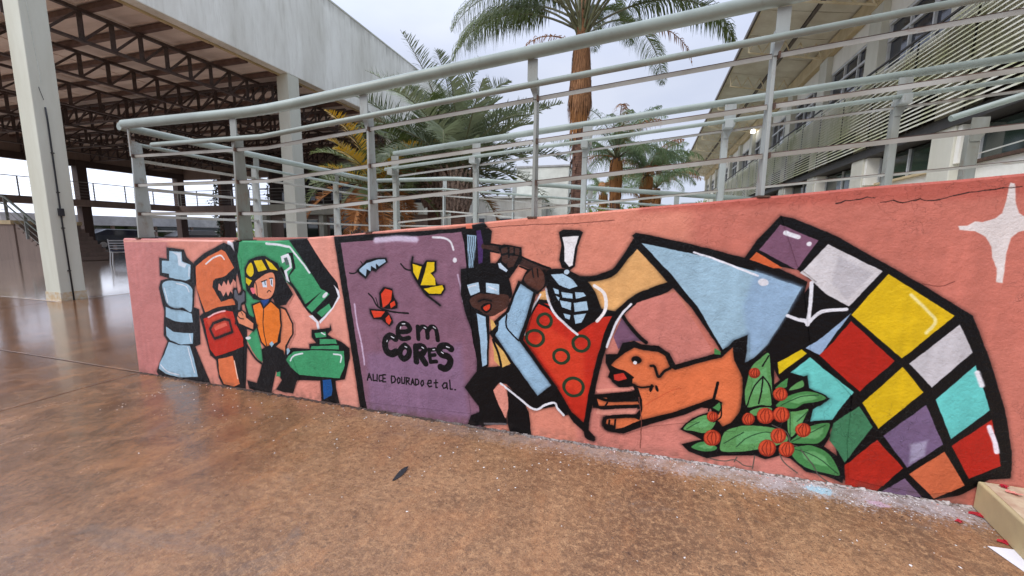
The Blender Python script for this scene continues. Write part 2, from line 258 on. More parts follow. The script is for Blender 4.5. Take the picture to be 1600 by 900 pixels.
# ------------------------------------------------------------------ mural paint: a picture drawn here in metres on the wall
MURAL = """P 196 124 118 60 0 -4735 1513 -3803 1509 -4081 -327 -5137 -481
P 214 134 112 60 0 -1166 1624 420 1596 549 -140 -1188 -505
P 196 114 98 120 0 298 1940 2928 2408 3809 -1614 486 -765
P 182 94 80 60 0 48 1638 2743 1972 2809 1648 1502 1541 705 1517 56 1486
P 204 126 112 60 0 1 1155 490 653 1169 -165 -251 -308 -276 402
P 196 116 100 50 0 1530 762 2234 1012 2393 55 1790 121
S 226 160 144 7.8 3 0 1 -4401 1243 -3084 1270
P 9 8 11 5 0 -3862 1200 -3655 1184 -3630 1119 -3552 1064 -3558 920 -3603 685 -3543 669 -3568 357 -3635 328 -3492 -1 -3645 -15 -3885 -14 -4136 -22 -4170 36 -3980 344 -4021 399 -3979 625 -4015 833 -3980 900 -3880 926 -3984 948 -3969 1106 -3873 1099
P 154 186 204 4 0 -3833 1170 -3688 1164 -3688 1081 -3592 1055 -3615 931 -3670 915 -3867 933 -3869 967 -3952 972 -3939 1083 -3849 1081
P 154 186 204 4 1 -3972 856 -3925 896 -3823 908 -3673 893 -3607 854 -3605 804 -3643 641 -3739 673 -3812 657 -3932 691 -3954 767
P 154 186 204 4 0 -3955 665 -3880 649 -3747 650 -3639 624 -3636 546 -3782 538 -3877 544 -3969 573
P 154 186 204 4 0 -3978 483 -3892 441 -3772 440 -3646 451 -3662 352 -3812 329 -3941 358 -3986 397
P 154 186 204 4 0 -3965 341 -3837 323 -3702 330 -3672 227 -3641 48 -3881 12 -4052 29 -4137 67 -4113 126 -4035 226
P 212 222 232 10 0 -3804 1161 -3698 1157 -3701 1076 -3638 1061 -3666 1027 -3741 1049 -3743 1133
S 9 8 11 6.0 4 0 1 -3987 852 -3981 783 -3953 714 -3933 684
S 9 8 11 6.9 4 0 1 -3953 683 -3860 656 -3746 655
S 226 226 232 4.3 6 0 1 -3949 836 -3928 751 -3925 708
S 226 226 232 4.2 6 0 1 -3791 887 -3677 867 -3644 818
S 226 226 232 4.2 6 0 1 -3614 1037 -3626 954
S 226 226 232 5.2 6 0 1 -3731 310 -3679 83
S 226 226 232 5.3 6 0 1 -4103 108 -4024 53 -3878 38
S 226 226 232 4.3 6 0 1 -3690 437 -3683 367
P 238 236 246 6 0 -3153 1269 -3079 1250 -3003 1137 -3004 1064 -3067 988 -3145 1038
P 9 8 11 5 0 -3552 1083 -3424 1158 -3190 1253 -3116 1228 -3039 1121 -3039 1053 -3089 977 -3104 772 -3079 687 -3016 550 -3037 349 -3090 -20 -3326 -33 -3388 70 -3399 227 -3462 266 -3547 609 -3498 641 -3568 912
P 216 112 68 4 0 -3535 1046 -3383 1132 -3225 1194 -3185 1180 -3102 1050 -3209 971 -3327 945 -3364 877 -3278 751 -3129 803 -3122 738 -3327 703 -3474 648 -3497 703 -3553 857
P 222 146 128 4 0 -3313 894 -3234 935 -3126 959 -3096 928 -3107 823 -3274 786
P 9 8 11 2 0 -3348 930 -3109 1011 -3128 940 -3162 901 -3180 949 -3204 899 -3230 935 -3258 885 -3284 916 -3305 853 -3271 842 -3250 799 -3213 845 -3194 807 -3163 851 -3131 814 -3123 795 -3285 765 -3362 880
P 190 42 26 4 0 -3504 590 -3243 681 -3157 676 -3127 563 -3068 457 -3069 385 -3211 326 -3403 261 -3463 324
P 212 72 48 12 0 -3476 581 -3260 658 -3194 602 -3426 499
S 9 8 11 10.6 4 1 0 -3398 428 -3436 501 -3393 558 -3262 604 -3205 599 -3181 501 -3390 422
P 228 104 84 6 0 -3383 518 -3334 552 -3244 576 -3232 550 -3374 495
P 216 112 68 4 0 -3375 241 -3201 288 -3148 42 -3217 10 -3335 18 -3377 101
S 226 226 232 6.4 8 0 1 -3413 1069 -3331 1120 -3241 1146 -3203 1116
S 245 190 190 7.4 8 0 1 -3445 608 -3333 656 -3243 676
S 245 200 180 6.0 6 0 1 -3190 244 -3167 87
P 9 8 11 5 0 -3092 1263 -2348 1300 -2204 1100 -2082 965 -2069 871 -2137 772 -2271 659 -2420 759 -2542 892 -2634 983 -2707 835 -2894 608 -2998 634 -3033 816 -3069 980 -3075 1127
P 226 226 232 4 0 -2139 971 -2076 916 -2068 864 -2137 767 -2268 640 -2274 663 -2142 782 -2087 870 -2106 930
P 62 150 100 4 0 -3020 1274 -2518 1282 -2438 1189 -2334 1050 -2242 920 -2217 909 -2399 786 -2512 909 -2654 982 -2912 640 -2979 652 -3022 816 -3037 981 -3056 1144
P 9 8 11 4 0 -2510 1285 -2343 1294 -2205 1096 -2089 964 -2216 924 -2338 1051 -2438 1189
P 62 150 100 4 0 -2389 765 -2217 912 -2163 881 -2340 727
P 62 150 100 4 0 -2292 727 -2171 810 -2152 771 -2249 695
P 222 146 128 3 0 -2609 992 -2512 909 -2415 772 -2345 682 -2294 590 -2304 445 -2561 420 -2529 620 -2558 699
P 222 150 132 4 0 -2343 1297 -2090 1313 -2048 993 -1995 301 -1937 2 -2161 -14 -2073 211 -2001 396 -2058 485 -2153 602 -2234 643 -2064 872 -2085 969 -2204 1100
P 226 226 232 4 0 -2373 696 -2334 707 -2280 655 -2271 592 -2294 590 -2305 650
S 226 226 232 9.4 8 0 1 -2746 1253 -2631 1246 -2524 1233
S 226 226 232 8.5 8 0 1 -2515 1229 -2435 1146 -2339 1039
P 226 226 232 5 0 -2194 863 -2205 854 -2217 848 -2226 847 -2231 851 -2232 859 -2227 869 -2218 879 -2207 888 -2196 894 -2187 895 -2181 891 -2181 884 -2185 873
S 9 8 11 10.9 4 0 1 -2611 1062 -2537 955 -2469 880 -2405 776
P 9 8 11 2 0 -2557 1186 -2489 1188 -2470 1068 -2533 1006 -2529 940 -2560 970 -2531 1026 -2499 1067 -2511 1159
P 226 226 232 2 0 -2609 1157 -2534 1182 -2512 1144 -2505 1070 -2558 1039 -2537 952 -2568 970 -2585 1045 -2527 1078 -2539 1131 -2600 1102
P 80 100 96 2 0 -2581 1142 -2549 1150 -2530 1097 -2562 1086
P 226 226 232 4 0 -2638 1022 -2613 991 -2553 951 -2577 950 -2634 983
P 62 150 100 4 0 -3035 452 -2944 536 -2910 556 -2873 390 -2853 306 -2885 265 -2935 298 -2983 362
S 9 8 11 9.2 4 0 1 -3053 424 -2996 343 -2947 288 -2886 255
P 226 226 232 6 0 -2981 465 -2985 459 -2994 453 -3006 449 -3020 448 -3032 450 -3040 454 -3042 460 -3039 466 -3030 471 -3017 475 -3004 476 -2992 475 -2984 471
P 9 8 11 5 0 -2644 387 -2551 421 -2382 429 -2383 467 -2317 484 -2356 529 -2352 586 -2236 605 -2180 616 -2167 642 -2160 602 -2202 563 -2156 539 -2075 515 -2001 471 -2005 395 -2062 216 -2149 194 -2144 121 -2122 12 -2296 -19 -2295 176 -2521 153 -2617 230
P 62 150 100 4 0 -2642 291 -2597 350 -2543 389 -2363 420 -2057 445 -2056 326 -2106 220 -2320 206 -2502 201 -2574 252
P 62 150 100 4 0 -2325 562 -2219 581 -2214 540 -2314 525
P 62 150 100 4 0 -2280 520 -2129 530 -2116 495 -2283 476
P 62 150 100 4 0 -2361 452 -2104 485 -2104 453 -2375 427
P 20 78 140 4 0 -2273 184 -2190 200 -2182 116 -2194 65 -2274 21
S 226 226 232 6.4 8 0 1 -2580 310 -2546 355 -2454 384
S 226 226 232 6.2 8 0 1 -2155 408 -2085 406 -2095 350
S 226 226 232 5.4 5 0 1 -2258 570 -2228 558
P 9 8 11 4 0 -2989 1049 -2938 1115 -2852 1147 -2769 1155 -2643 1101 -2613 1039 -2558 938 -2510 859 -2588 771 -2690 751 -2719 818 -2835 791 -2918 798 -2985 868 -2989 967
P 226 192 20 3 1 -2973 1025 -2949 1074 -2909 1095 -2895 1020 -2924 983 -2953 991
P 226 192 20 3 0 -2884 1114 -2803 1124 -2755 1048 -2849 1025
P 226 192 20 3 0 -2765 1130 -2703 1103 -2645 1042 -2724 1052
P 226 192 20 3 0 -2984 975 -2919 950 -2957 906 -2985 931
P 224 140 104 3 1 -2891 935 -2837 977 -2762 1015 -2694 1021 -2681 949 -2705 864 -2771 805 -2869 822 -2906 872
P 226 110 120 3 1 -2945 884 -2908 892 -2895 853 -2922 839
P 206 222 236 2 0 -2820 945 -2769 960 -2770 902 -2811 903
P 206 222 236 2 0 -2733 972 -2705 976 -2707 909 -2732 924
S 9 8 11 4.0 2 0 1 -2824 945 -2765 962
S 9 8 11 4.0 2 0 1 -2739 975 -2700 980
S 9 8 11 4.0 2 0 1 -2786 950 -2785 924
S 9 8 11 4.0 2 0 1 -2720 963 -2719 931
S 9 8 11 3.2 2 0 1 -2772 863 -2752 879 -2733 869
S 9 8 11 4.0 2 0 1 -2883 936 -2875 890 -2874 817
P 30 70 140 4 0 -2849 794 -2751 806 -2786 738 -2842 718
P 9 8 11 4 0 -2713 773 -2590 742 -2525 620 -2531 538 -2604 432 -2625 330 -2728 319 -2762 451 -2646 611
P 222 134 96 3 0 -2704 757 -2600 728 -2539 619 -2545 537 -2624 431 -2636 342 -2713 351 -2742 396 -2667 460 -2651 594 -2714 671
S 9 8 11 3.3 2 0 1 -2675 392 -2669 339
S 9 8 11 3.3 2 0 1 -2701 396 -2696 353
P 9 8 11 4 0 -2944 751 -2843 787 -2819 738 -2735 797 -2643 738 -2643 594 -2679 459 -2823 381 -2881 440 -2917 589
P 232 122 42 4 0 -2930 742 -2853 774 -2825 719 -2740 784 -2660 730 -2659 593 -2704 456 -2817 399 -2868 445 -2904 590
S 9 8 11 4.1 2 0 1 -2821 720 -2838 579 -2817 399
P 9 8 11 4 0 -3139 860 -3124 881 -3089 879 -3077 833 -3025 876 -2997 858 -3002 764 -3052 738 -3048 698 -2934 638 -2893 578 -2945 523 -3051 548 -3145 571 -3111 676 -3111 761 -3143 784
P 90 92 100 2 0 -3122 858 -3099 866 -3082 820 -3047 825 -3022 860 -3010 847 -3018 777 -3059 754 -3078 695 -3096 694 -3092 769 -3124 794
P 224 140 104 3 0 -3117 625 -3094 674 -3053 690 -3021 669 -3015 636 -2938 594 -2952 542 -3040 566 -3099 582
S 9 8 11 4.2 2 0 1 -3117 659 -3086 627 -3043 623
S 9 8 11 3.3 2 0 1 -3070 689 -3048 657
P 9 8 11 4 0 -2874 379 -2764 431 -2644 389 -2626 313 -2516 171 -2579 33 -2674 31 -2753 42 -2682 134 -2738 206 -2814 -22 -2933 -8 -3045 15 -3059 87 -2955 76 -2872 270
P 62 150 100 2 0 -2731 196 -2692 208 -2696 163 -2738 161
P 154 186 204 2 0 -2789 435 -2757 458 -2739 436 -2766 407
P 154 186 204 3 0 -2614 408 -2589 417 -2575 392 -2610 355
P 9 8 11 4 0 -2097 1316 -1079 1387 -914 1427 -854 1369 -869 1265 -852 1010 -916 852 -863 48 -1017 -79 -1708 -47 -1869 -12 -1930 5
P 132 94 112 4 0 -2037 1273 -1716 1299 -1071 1363 -1050 1291 -1024 1001 -995 656 -945 427 -1033 301 -948 170 -913 -62 -1852 -88 -1868 6
P 134 102 128 70 0 -1849 440 -1084 584 -1017 58 -1849 -13
S 200 184 206 20.8 22 0 1 -1735 1295 -1567 1311 -1413 1307
S 226 226 232 6.9 8 0 1 -1282 1324 -1197 1319 -1150 1293 -1127 1241
P 226 226 232 8 0 -1104 1173 -1105 1165 -1109 1159 -1115 1156 -1122 1156 -1128 1159 -1132 1164 -1134 1172 -1132 1179 -1128 1185 -1122 1189 -1115 1189 -1109 1186 -1105 1180
S 196 172 196 5.4 9 0 1 -1098 1076 -1081 999 -1062 890
S 196 172 196 6.9 10 0 1 -1940 818 -1923 663 -1890 507 -1873 357
P 150 182 204 3 0 -1030 1343 -965 1338 -968 1263 -981 1157 -978 1062 -1011 1045 -1024 1155
S 9 8 11 2.0 2 0 1 -1019 1331 -1014 1247 -1022 1171 -1018 1079
S 9 8 11 2.0 2 0 1 -1006 1331 -1001 1247 -1009 1171 -1004 1080
S 9 8 11 2.0 2 0 1 -993 1331 -988 1247 -996 1172 -991 1080
S 9 8 11 2.0 2 0 1 -980 1332 -975 1248 -983 1172 -978 1081
P 66 40 92 4 0 -965 1370 -933 1377 -914 1279 -920 1159 -949 1152 -956 1278
P 206 110 84 2 0 -1043 1418 -997 1423 -992 1385 -1038 1385
P 9 8 11 4 0 -1911 1072 -1817 1152 -1728 1171 -1653 1174 -1643 1141 -1712 1096 -1744 1069 -1778 1077 -1799 1050 -1832 1012 -1881 1043
P 160 188 210 3 0 -1892 1073 -1818 1129 -1721 1159 -1668 1163 -1657 1144 -1715 1109 -1741 1128 -1739 1086 -1781 1110 -1786 1070 -1820 1086 -1831 1032 -1869 1057
S 9 8 11 5.0 3 0 1 -1970 1051 -1930 1051 -1888 1073
S 9 8 11 3.3 2 0 1 -1869 1141 -1854 1121
S 9 8 11 7.2 4 0 1 -1440 1181 -1448 1117 -1442 1069 -1402 1007 -1342 929 -1289 892 -1233 854
S 9 8 11 5.6 3 0 1 -1535 1134 -1500 1099 -1455 1090
P 9 8 11 5 0 -1455 1151 -1359 1132 -1334 1164 -1257 1163 -1258 1091 -1286 1068 -1249 1003 -1197 999 -1190 968 -1219 925 -1342 921 -1401 992 -1449 1077
P 226 192 20 3 0 -1441 1138 -1370 1119 -1404 1023 -1439 1081
P 226 192 20 3 0 -1383 990 -1349 1075 -1327 1152 -1271 1153 -1275 1097 -1304 1077 -1269 1040 -1263 994
P 226 192 20 3 0 -1359 965 -1288 982 -1214 998 -1204 973 -1225 937 -1317 932
P 9 8 11 4 0 -1723 916 -1681 962 -1612 952 -1595 890 -1570 850 -1575 811 -1617 799 -1677 801 -1719 812
P 214 62 34 3 0 -1708 909 -1668 949 -1612 936 -1622 872 -1646 837 -1696 807
P 214 62 34 3 0 -1634 841 -1596 867 -1589 834 -1628 805
P 9 8 11 4 0 -1810 792 -1668 793 -1619 738 -1612 701 -1644 668 -1681 696 -1709 717 -1778 716 -1807 758
P 214 62 34 3 0 -1795 780 -1678 781 -1711 738 -1773 726
P 214 62 34 3 0 -1676 730 -1645 760 -1627 717 -1647 681 -1673 703
S 9 8 11 5.8 3 0 1 -1813 906 -1779 876 -1735 814 -1640 784 -1486 781
S 9 8 11 3.3 2 0 1 -1752 878 -1734 823
S 9 8 11 17.8 2.5 0 1 -1569 637 -1503 646 -1475 665 -1492 697 -1533 704 -1572 670 -1573 619 -1540 588 -1484 600
S 9 8 11 16.6 2.5 0 0 -1412 687 -1408 600
S 9 8 11 16.4 2.5 0 1 -1409 654 -1379 689 -1346 682 -1336 656 -1333 617
S 9 8 11 16.3 2.5 0 1 -1336 660 -1307 695 -1278 691 -1264 666 -1255 604
S 9 8 11 26.7 2.5 0 1 -1597 586 -1639 600 -1678 569 -1686 523 -1673 483 -1635 466 -1593 484
S 9 8 11 22.2 2.5 0 1 -1519 539 -1554 508 -1559 463 -1529 438 -1491 467 -1486 511 -1515 539
S 9 8 11 23.1 2.5 0 0 -1430 541 -1428 429
S 9 8 11 22.8 2.5 0 1 -1430 537 -1385 548 -1360 527 -1379 492 -1423 484
S 9 8 11 22.9 2.5 0 0 -1398 483 -1355 423
S 9 8 11 14.5 2.5 0 0 -1324 527 -1315 437
S 9 8 11 14.4 2.5 0 0 -1324 524 -1277 535
S 9 8 11 14.4 2.5 0 0 -1321 484 -1278 495
S 9 8 11 14.4 2.5 0 0 -1315 437 -1268 446
S 9 8 11 24.4 2.5 0 1 -1153 551 -1188 570 -1230 560 -1245 528 -1220 501 -1178 492 -1157 464 -1168 427 -1200 400 -1236 409
S 226 226 232 3.7 3 0 1 -1539 700 -1514 702
S 226 226 232 3.7 3 0 1 -1553 665 -1549 679
S 226 226 232 3.6 3 0 1 -1361 687 -1346 682
S 226 226 232 3.6 3 0 1 -1289 697 -1271 688
S 226 226 232 3.8 3 0 1 -1631 597 -1608 589
S 226 226 232 3.8 3 0 1 -1671 554 -1667 563
S 226 226 232 3.7 3 0 1 -1519 532 -1504 527
S 226 226 232 3.7 3 0 1 -1382 542 -1367 533
S 226 226 232 3.6 3 0 1 -1295 530 -1281 532
S 226 226 232 3.6 3 0 1 -1188 564 -1167 559
S 226 226 232 3.6 3 0 1 -1227 520 -1213 512
S 9 8 11 5.4 1.5 0 0 -1852 235 -1833 292 -1815 240
S 9 8 11 5.4 1.5 0 0 -1844 258 -1822 261
S 9 8 11 5.4 1.5 0 0 -1799 291 -1801 239 -1777 242
S 9 8 11 5.3 1.5 0 0 -1765 292 -1767 238
S 9 8 11 5.3 1.5 0 0 -1722 290 -1744 287 -1750 265 -1746 241 -1723 247
S 9 8 11 5.3 1.5 0 0 -1688 296 -1714 293 -1716 239 -1690 242
S 9 8 11 5.3 1.5 0 0 -1715 266 -1694 268
S 9 8 11 5.2 1.5 0 0 -1641 294 -1639 241 -1615 252 -1607 274 -1617 294 -1641 294
S 9 8 11 5.2 1.5 0 0 -1582 289 -1594 269 -1586 243 -1570 256 -1569 282 -1582 289
S 9 8 11 5.2 1.5 0 0 -1554 293 -1553 249 -1532 251 -1528 297
S 9 8 11 5.2 1.5 0 0 -1516 244 -1514 297 -1490 294 -1494 273 -1512 271 -1489 247
S 9 8 11 5.2 1.5 0 0 -1476 245 -1461 294 -1449 249
S 9 8 11 5.2 1.5 0 0 -1470 262 -1454 264
S 9 8 11 5.1 1.5 0 0 -1439 293 -1437 246 -1415 260 -1411 281 -1422 295 -1439 293
S 9 8 11 5.1 1.5 0 0 -1387 290 -1397 268 -1388 248 -1373 266 -1377 291 -1387 290
S 9 8 11 5.1 1.5 0 0 -1343 272 -1310 281 -1313 299 -1332 297 -1343 269 -1329 251 -1307 258
S 9 8 11 5.1 1.5 0 0 -1273 308 -1273 252 -1263 253
S 9 8 11 5.1 1.5 0 0 -1288 284 -1259 290
S 9 8 11 5.0 1.5 0 0 -1187 297 -1209 294 -1223 272 -1213 253 -1191 266 -1187 297 -1184 254
S 9 8 11 5.0 1.5 0 0 -1166 319 -1161 254 -1145 256
S 9 8 11 5.0 1.5 0 0 -1126 254 -1121 255
P 9 8 11 5 0 -1076 1115 -969 1128 -1002 1049 -1028 943 -1002 856 -965 806 -937 630 -918 441 -707 483 -651 542 -596 451 -527 281 -400 351 -369 303 -319 187 -349 173 -408 230 -551 184 -745 343 -796 346 -837 291 -823 241 -738 96 -734 57 -1033 -7 -1004 80 -919 125 -984 201 -1050 282 -961 409 -954 592 -1040 800 -1077 940
P 9 8 11 5 0 -737 326 -632 267 -586 165 -563 3 -627 -19 -709 -21 -734 68
P 96 92 96 4 0 -907 41 -738 64 -742 49 -907 26
P 9 8 11 5 1 -1006 1056 -965 1133 -893 1159 -812 1155 -746 1091 -710 969 -730 925 -801 878 -1002 892 -1028 960
P 72 44 36 4 1 -1010 912 -947 951 -874 952 -763 958 -731 939 -737 882 -801 831 -869 802 -943 839 -995 866
P 176 202 220 3 0 -1032 1009 -947 1031 -936 965 -1006 937
P 176 202 220 3 0 -896 1030 -799 1021 -802 952 -892 964
S 226 226 232 3.4 5 0 1 -1021 992 -965 1009
S 226 226 232 3.4 5 0 1 -877 1003 -820 982
P 9 8 11 3 1 -932 857 -895 891 -851 887 -862 845 -895 825
P 206 60 34 3 1 -913 862 -866 886 -869 855 -895 839
S 9 8 11 5.2 4 0 1 -947 899 -910 915 -855 908
S 60 38 34 22.3 4 0 1 -907 1270 -787 1253 -665 1180 -546 1141 -462 1112
S 9 8 11 6.6 3 0 1 -907 1287 -787 1273 -631 1198 -463 1138
S 9 8 11 5.8 3 0 1 -907 1250 -804 1229
S 9 8 11 5.7 3 0 1 -664 1147 -461 1076
P 9 8 11 4 0 -808 1272 -770 1286 -653 1269 -648 1189 -705 1102 -732 1064 -803 1100 -828 1158 -790 1210
P 66 42 36 2 0 -790 1256 -749 1270 -745 1234 -786 1223
P 66 42 36 2 0 -735 1270 -707 1271 -707 1232 -734 1228
P 66 42 36 2 0 -697 1265 -666 1259 -669 1216 -696 1222
P 66 42 36 2 0 -783 1210 -745 1221 -737 1178 -758 1160 -786 1180
P 66 42 36 2 0 -731 1214 -672 1210 -705 1146 -740 1134 -751 1154
P 190 208 224 3 0 -811 1162 -793 1166 -743 1118 -754 1104 -803 1132
P 9 8 11 4 0 -609 1133 -496 1129 -477 1036 -542 970 -659 1027 -639 1078
P 84 50 40 3 1 -599 1116 -552 1145 -508 1112 -497 1035 -556 989 -632 1055
S 9 8 11 4.1 2 0 1 -582 1134 -571 1081
S 9 8 11 4.1 2 0 1 -549 1138 -541 1083
P 9 8 11 5 0 -301 1094 -197 1102 -81 1149 26 1308 49 1325 276 1066 232 1027 46 930 -17 860 -187 856 -226 970
P 222 168 106 5 0 -264 1064 -179 1075 -71 1125 52 1275 236 1088 136 1046 28 968 -42 893 -136 887 -181 973 -229 1041
P 222 168 106 4 0 -529 987 -484 998 -471 941 -531 927
P 9 8 11 5 0 -541 940 -466 938 -60 893 -55 775 -110 639 -164 433 -188 293 -183 102 -141 60 -151 37 -284 139 -396 299 -660 665 -623 745
P 190 42 26 4 0 -531 917 -457 912 -405 826 -288 735 -192 809 -119 853 -71 863 -115 753 -154 569 -196 344 -218 139 -303 203 -394 342 -639 660 -610 777
P 206 58 34 40 0 -487 773 -236 627 -224 322 -392 387 -569 629
S 34 56 36 9.9 3 1 1 -448 790 -458 774 -474 763 -494 760 -513 766 -528 779 -536 796 -534 815 -524 831 -507 842 -487 845 -468 839 -454 826 -447 809
S 34 56 36 10.1 3 1 1 -499 667 -512 647 -532 633 -557 629 -581 636 -599 651 -608 673 -606 697 -594 717 -573 730 -548 734 -525 728 -506 712 -497 691
S 34 56 36 9.8 3 1 1 -205 658 -216 639 -234 626 -257 622 -279 628 -296 643 -304 664 -303 686 -291 705 -273 718 -250 721 -229 715 -212 700 -204 680
S 34 56 36 9.9 3 1 1 -332 563 -343 545 -360 533 -381 529 -401 535 -417 548 -425 567 -424 588 -413 606 -395 618 -374 621 -354 616 -339 602 -331 584
S 34 56 36 10.0 3 1 1 -233 364 -246 340 -269 324 -296 318 -323 325 -343 342 -354 367 -352 394 -338 418 -315 435 -288 440 -262 433 -242 416 -231 391
S 9 8 11 8.2 3 0 1 -531 917 -465 888 -431 857
S 226 226 232 5.9 4 0 1 -522 971 -577 867 -616 762 -622 696
S 226 226 232 8.2 4 0 1 -486 1010 -460 909 -405 829 -280 729
P 9 8 11 4 0 -670 1054 -546 993 -583 833 -639 664 -395 363 -424 313 -526 242 -714 473 -869 686 -836 771 -754 847 -705 961
P 150 184 208 4 0 -652 1041 -559 986 -600 832 -656 662 -426 374 -526 278 -696 489 -847 691 -807 768 -733 843 -692 953
S 9 8 11 7.5 4 0 0 -652 1041 -559 986 -600 832 -656 662 -426 374 -526 278 -696 489 -847 691
P 9 8 11 4 0 -974 837 -869 806 -868 654 -875 455 -923 428 -946 629
P 160 190 212 4 0 -961 820 -895 797 -883 617 -886 468 -920 446 -935 630
P 214 170 96 3 0 -862 785 -843 776 -818 732 -854 701
P 214 170 96 3 0 -846 649 -771 574 -714 491 -779 455 -831 496
S 9 8 11 7.8 3 0 1 -843 645 -805 553 -779 448
S 9 8 11 5.1 3 0 1 -747 821 -746 735 -663 655
P 9 8 11 3 0 -869 689 -814 747 -825 777 -800 790 -807 712 -843 656
S 226 226 232 7.6 4 0 1 -785 342 -704 290 -551 192 -473 232 -412 255 -391 220 -349 179
P 222 146 128 4 0 -837 287 -796 337 -759 323 -733 253 -728 171 -746 95 -795 180
P 9 8 11 4 0 -414 1369 -389 1385 -292 1382 -267 1367 -295 1283 -309 1160 -340 1133 -389 1147 -409 1196 -399 1284
P 232 230 232 3 0 -394 1338 -291 1345 -313 1270 -322 1167 -344 1155 -377 1189 -379 1269
P 9 8 11 6 1 -479 1128 -375 1141 -317 1120 -237 1075 -182 1006 -133 881 -165 831 -239 786 -296 765 -365 819 -458 942 -490 1055
P 184 206 222 3 0 -341 1123 -343 1116 -348 1111 -354 1107 -362 1107 -369 1110 -375 1115 -376 1122 -375 1129 -370 1135 -363 1138 -355 1138 -348 1136 -343 1130
P 168 198 218 3 0 -459 1102 -381 1112 -316 1073 -289 1036 -339 1014 -405 1040
P 168 198 218 3 0 -443 1018 -407 1007 -403 978 -429 983
P 168 198 218 3 0 -390 995 -319 986 -315 954 -380 960
P 168 198 218 3 0 -304 996 -253 999 -233 978 -296 955
P 168 198 218 3 0 -399 942 -324 930 -325 881 -381 897
P 168 198 218 3 0 -308 928 -229 946 -220 888 -302 873
P 168 198 218 3 0 -370 858 -327 851 -333 821 -359 829
P 168 198 218 3 0 -308 853 -229 868 -255 807 -293 795
P 168 198 218 3 0 -426 970 -399 959 -405 935
S 236 230 228 10.2 5 0 1 -186 1044 -132 1006 -111 947 -121 879 -162 824
S 9 8 11 7.5 4 0 0 -610 777 -639 660 -394 342 -303 203 -218 139
S 9 8 11 17.2 4 0 1 -300 1084 -196 1088 -72 1135 41 1321
P 9 8 11 5 0 20 1352 41 1368 134 1354 376 1300 606 1241 779 1191 925 1121 915 1045 857 908 774 738 677 616 589 663 547 689 509 750 367 946 220 1096
P 154 186 204 4 0 73 1309 383 1249 675 1166 902 1089 847 943 767 756 670 627 656 715 662 798 549 712 401 949 252 1127
P 146 176 204 40 0 675 1166 902 1089 847 943 767 756 692 674 629 964
S 232 232 240 5.6 4 0 1 360 1263 517 1210 691 1142
P 226 226 232 5 0 743 1103 740 1095 733 1089 722 1087 712 1088 702 1094 696 1102 694 1111 697 1119 704 1125 714 1128 725 1126 735 1121 741 1112
S 9 8 11 14.3 4 0 1 -35 894 43 977 137 1029 229 1064 267 1074
P 202 124 112 6 0 25 898 69 953 171 1000 278 1030 396 856 491 709 485 671 298 603 254 672 139 714 61 795
P 120 84 108 3 0 -16 856 54 773 119 719 44 719 -24 659 -58 731
S 9 8 11 11.2 4 0 1 -17 874 62 777 133 713
S 9 8 11 13.5 5 0 1 -35 885 -64 794 -110 672 -153 464 -181 271 -199 74 -154 42
S 226 226 232 7.0 4 0 1 35 944 -33 850 -75 730 -96 665
P 9 8 11 5 0 -100 618 -29 629 0 701 65 721 111 700 205 699 271 660 306 597 499 679 557 702 603 773 669 809 671 714 664 629 704 533 701 465 695 396 652 250 580 210 474 200 451 261 467 292 528 301 515 349 463 349 373 292 185 201 29 115 -50 118 -101 148 -96 207 -21 237 98 255 123 292 -163 258 -180 344 -62 371 82 405 -12 415 -80 473 -71 511 -98 564
P 216 112 68 4 0 -73 555 -38 599 14 648 67 686 125 673 206 671 252 647 282 584 308 572 428 627 541 670 605 747 618 658 670 563 678 496 675 358 628 273 575 234 506 227 497 258 539 275 572 357 563 391 520 406 402 340 310 290 180 234 118 209 134 286 130 352 103 422 65 446 69 491 17 521 -35 537
S 9 8 11 7.5 4 0 0 -73 555 -38 599 14 648 67 686 125 673 206 671 252 647 282 584 308 572 428 627 541 670 605 747 618 658 670 563 678 496 675 358 628 273 575 234 506 227
S 9 8 11 8.0 4 0 0 563 391 520 406 402 340 310 290 180 234 118 209 32 154 -50 127 -91 165 -75 210
P 216 112 68 3 0 -144 330 -81 338 -68 314 102 348 115 322 -75 286 -128 275
P 216 112 68 3 0 -71 199 -2 213 91 231 124 218 32 158 -16 139 -80 167
P 222 146 128 3 0 -150 380 -63 401 72 433 83 412 -28 387 -140 364
P 222 146 128 3 0 -136 254 105 297 90 254 -72 222 -143 219
S 9 8 11 10.0 4 0 1 102 348 -68 321 -148 333 -161 297 -127 267 -74 271 116 310
S 9 8 11 10.0 4 0 1 91 239 -2 221 -78 202 -91 165 -64 127 2 123
P 9 8 11 5 0 -20 146 -23 135 -32 126 -46 119 -61 117 -76 119 -86 125 -90 135 -87 145 -77 155 -63 161 -48 164 -34 162 -24 155
S 9 8 11 5.4 3 0 1 -76 305 -86 285
S 9 8 11 5.4 3 0 1 -57 190 -62 151
S 9 8 11 5.4 3 0 1 -22 199 -23 145
P 9 8 11 4 0 114 596 109 587 100 580 87 578 74 580 63 587 57 596 56 607 60 616 70 623 83 625 95 623 106 616 113 607
P 226 226 232 2 0 89 584 88 579 85 575 81 572 75 572 71 573 67 577 66 581 67 586 70 590 74 593 79 593 84 592 88 588
P 196 52 40 3 0 -46 492 14 510 36 476 -14 455 -41 459
S 9 8 11 6.2 3 0 1 -55 524 14 521 69 487
S 9 8 11 6.2 4 0 1 -51 449 5 424 80 441
S 9 8 11 7.7 4 0 1 167 574 190 570 216 509 246 548 279 573
S 9 8 11 6.1 4 0 1 65 446 114 431 187 447
P 9 8 11 3 0 188 435 186 424 182 415 178 410 173 411 170 416 168 425 168 436 170 447 174 455 178 460 183 460 186 455 188 446
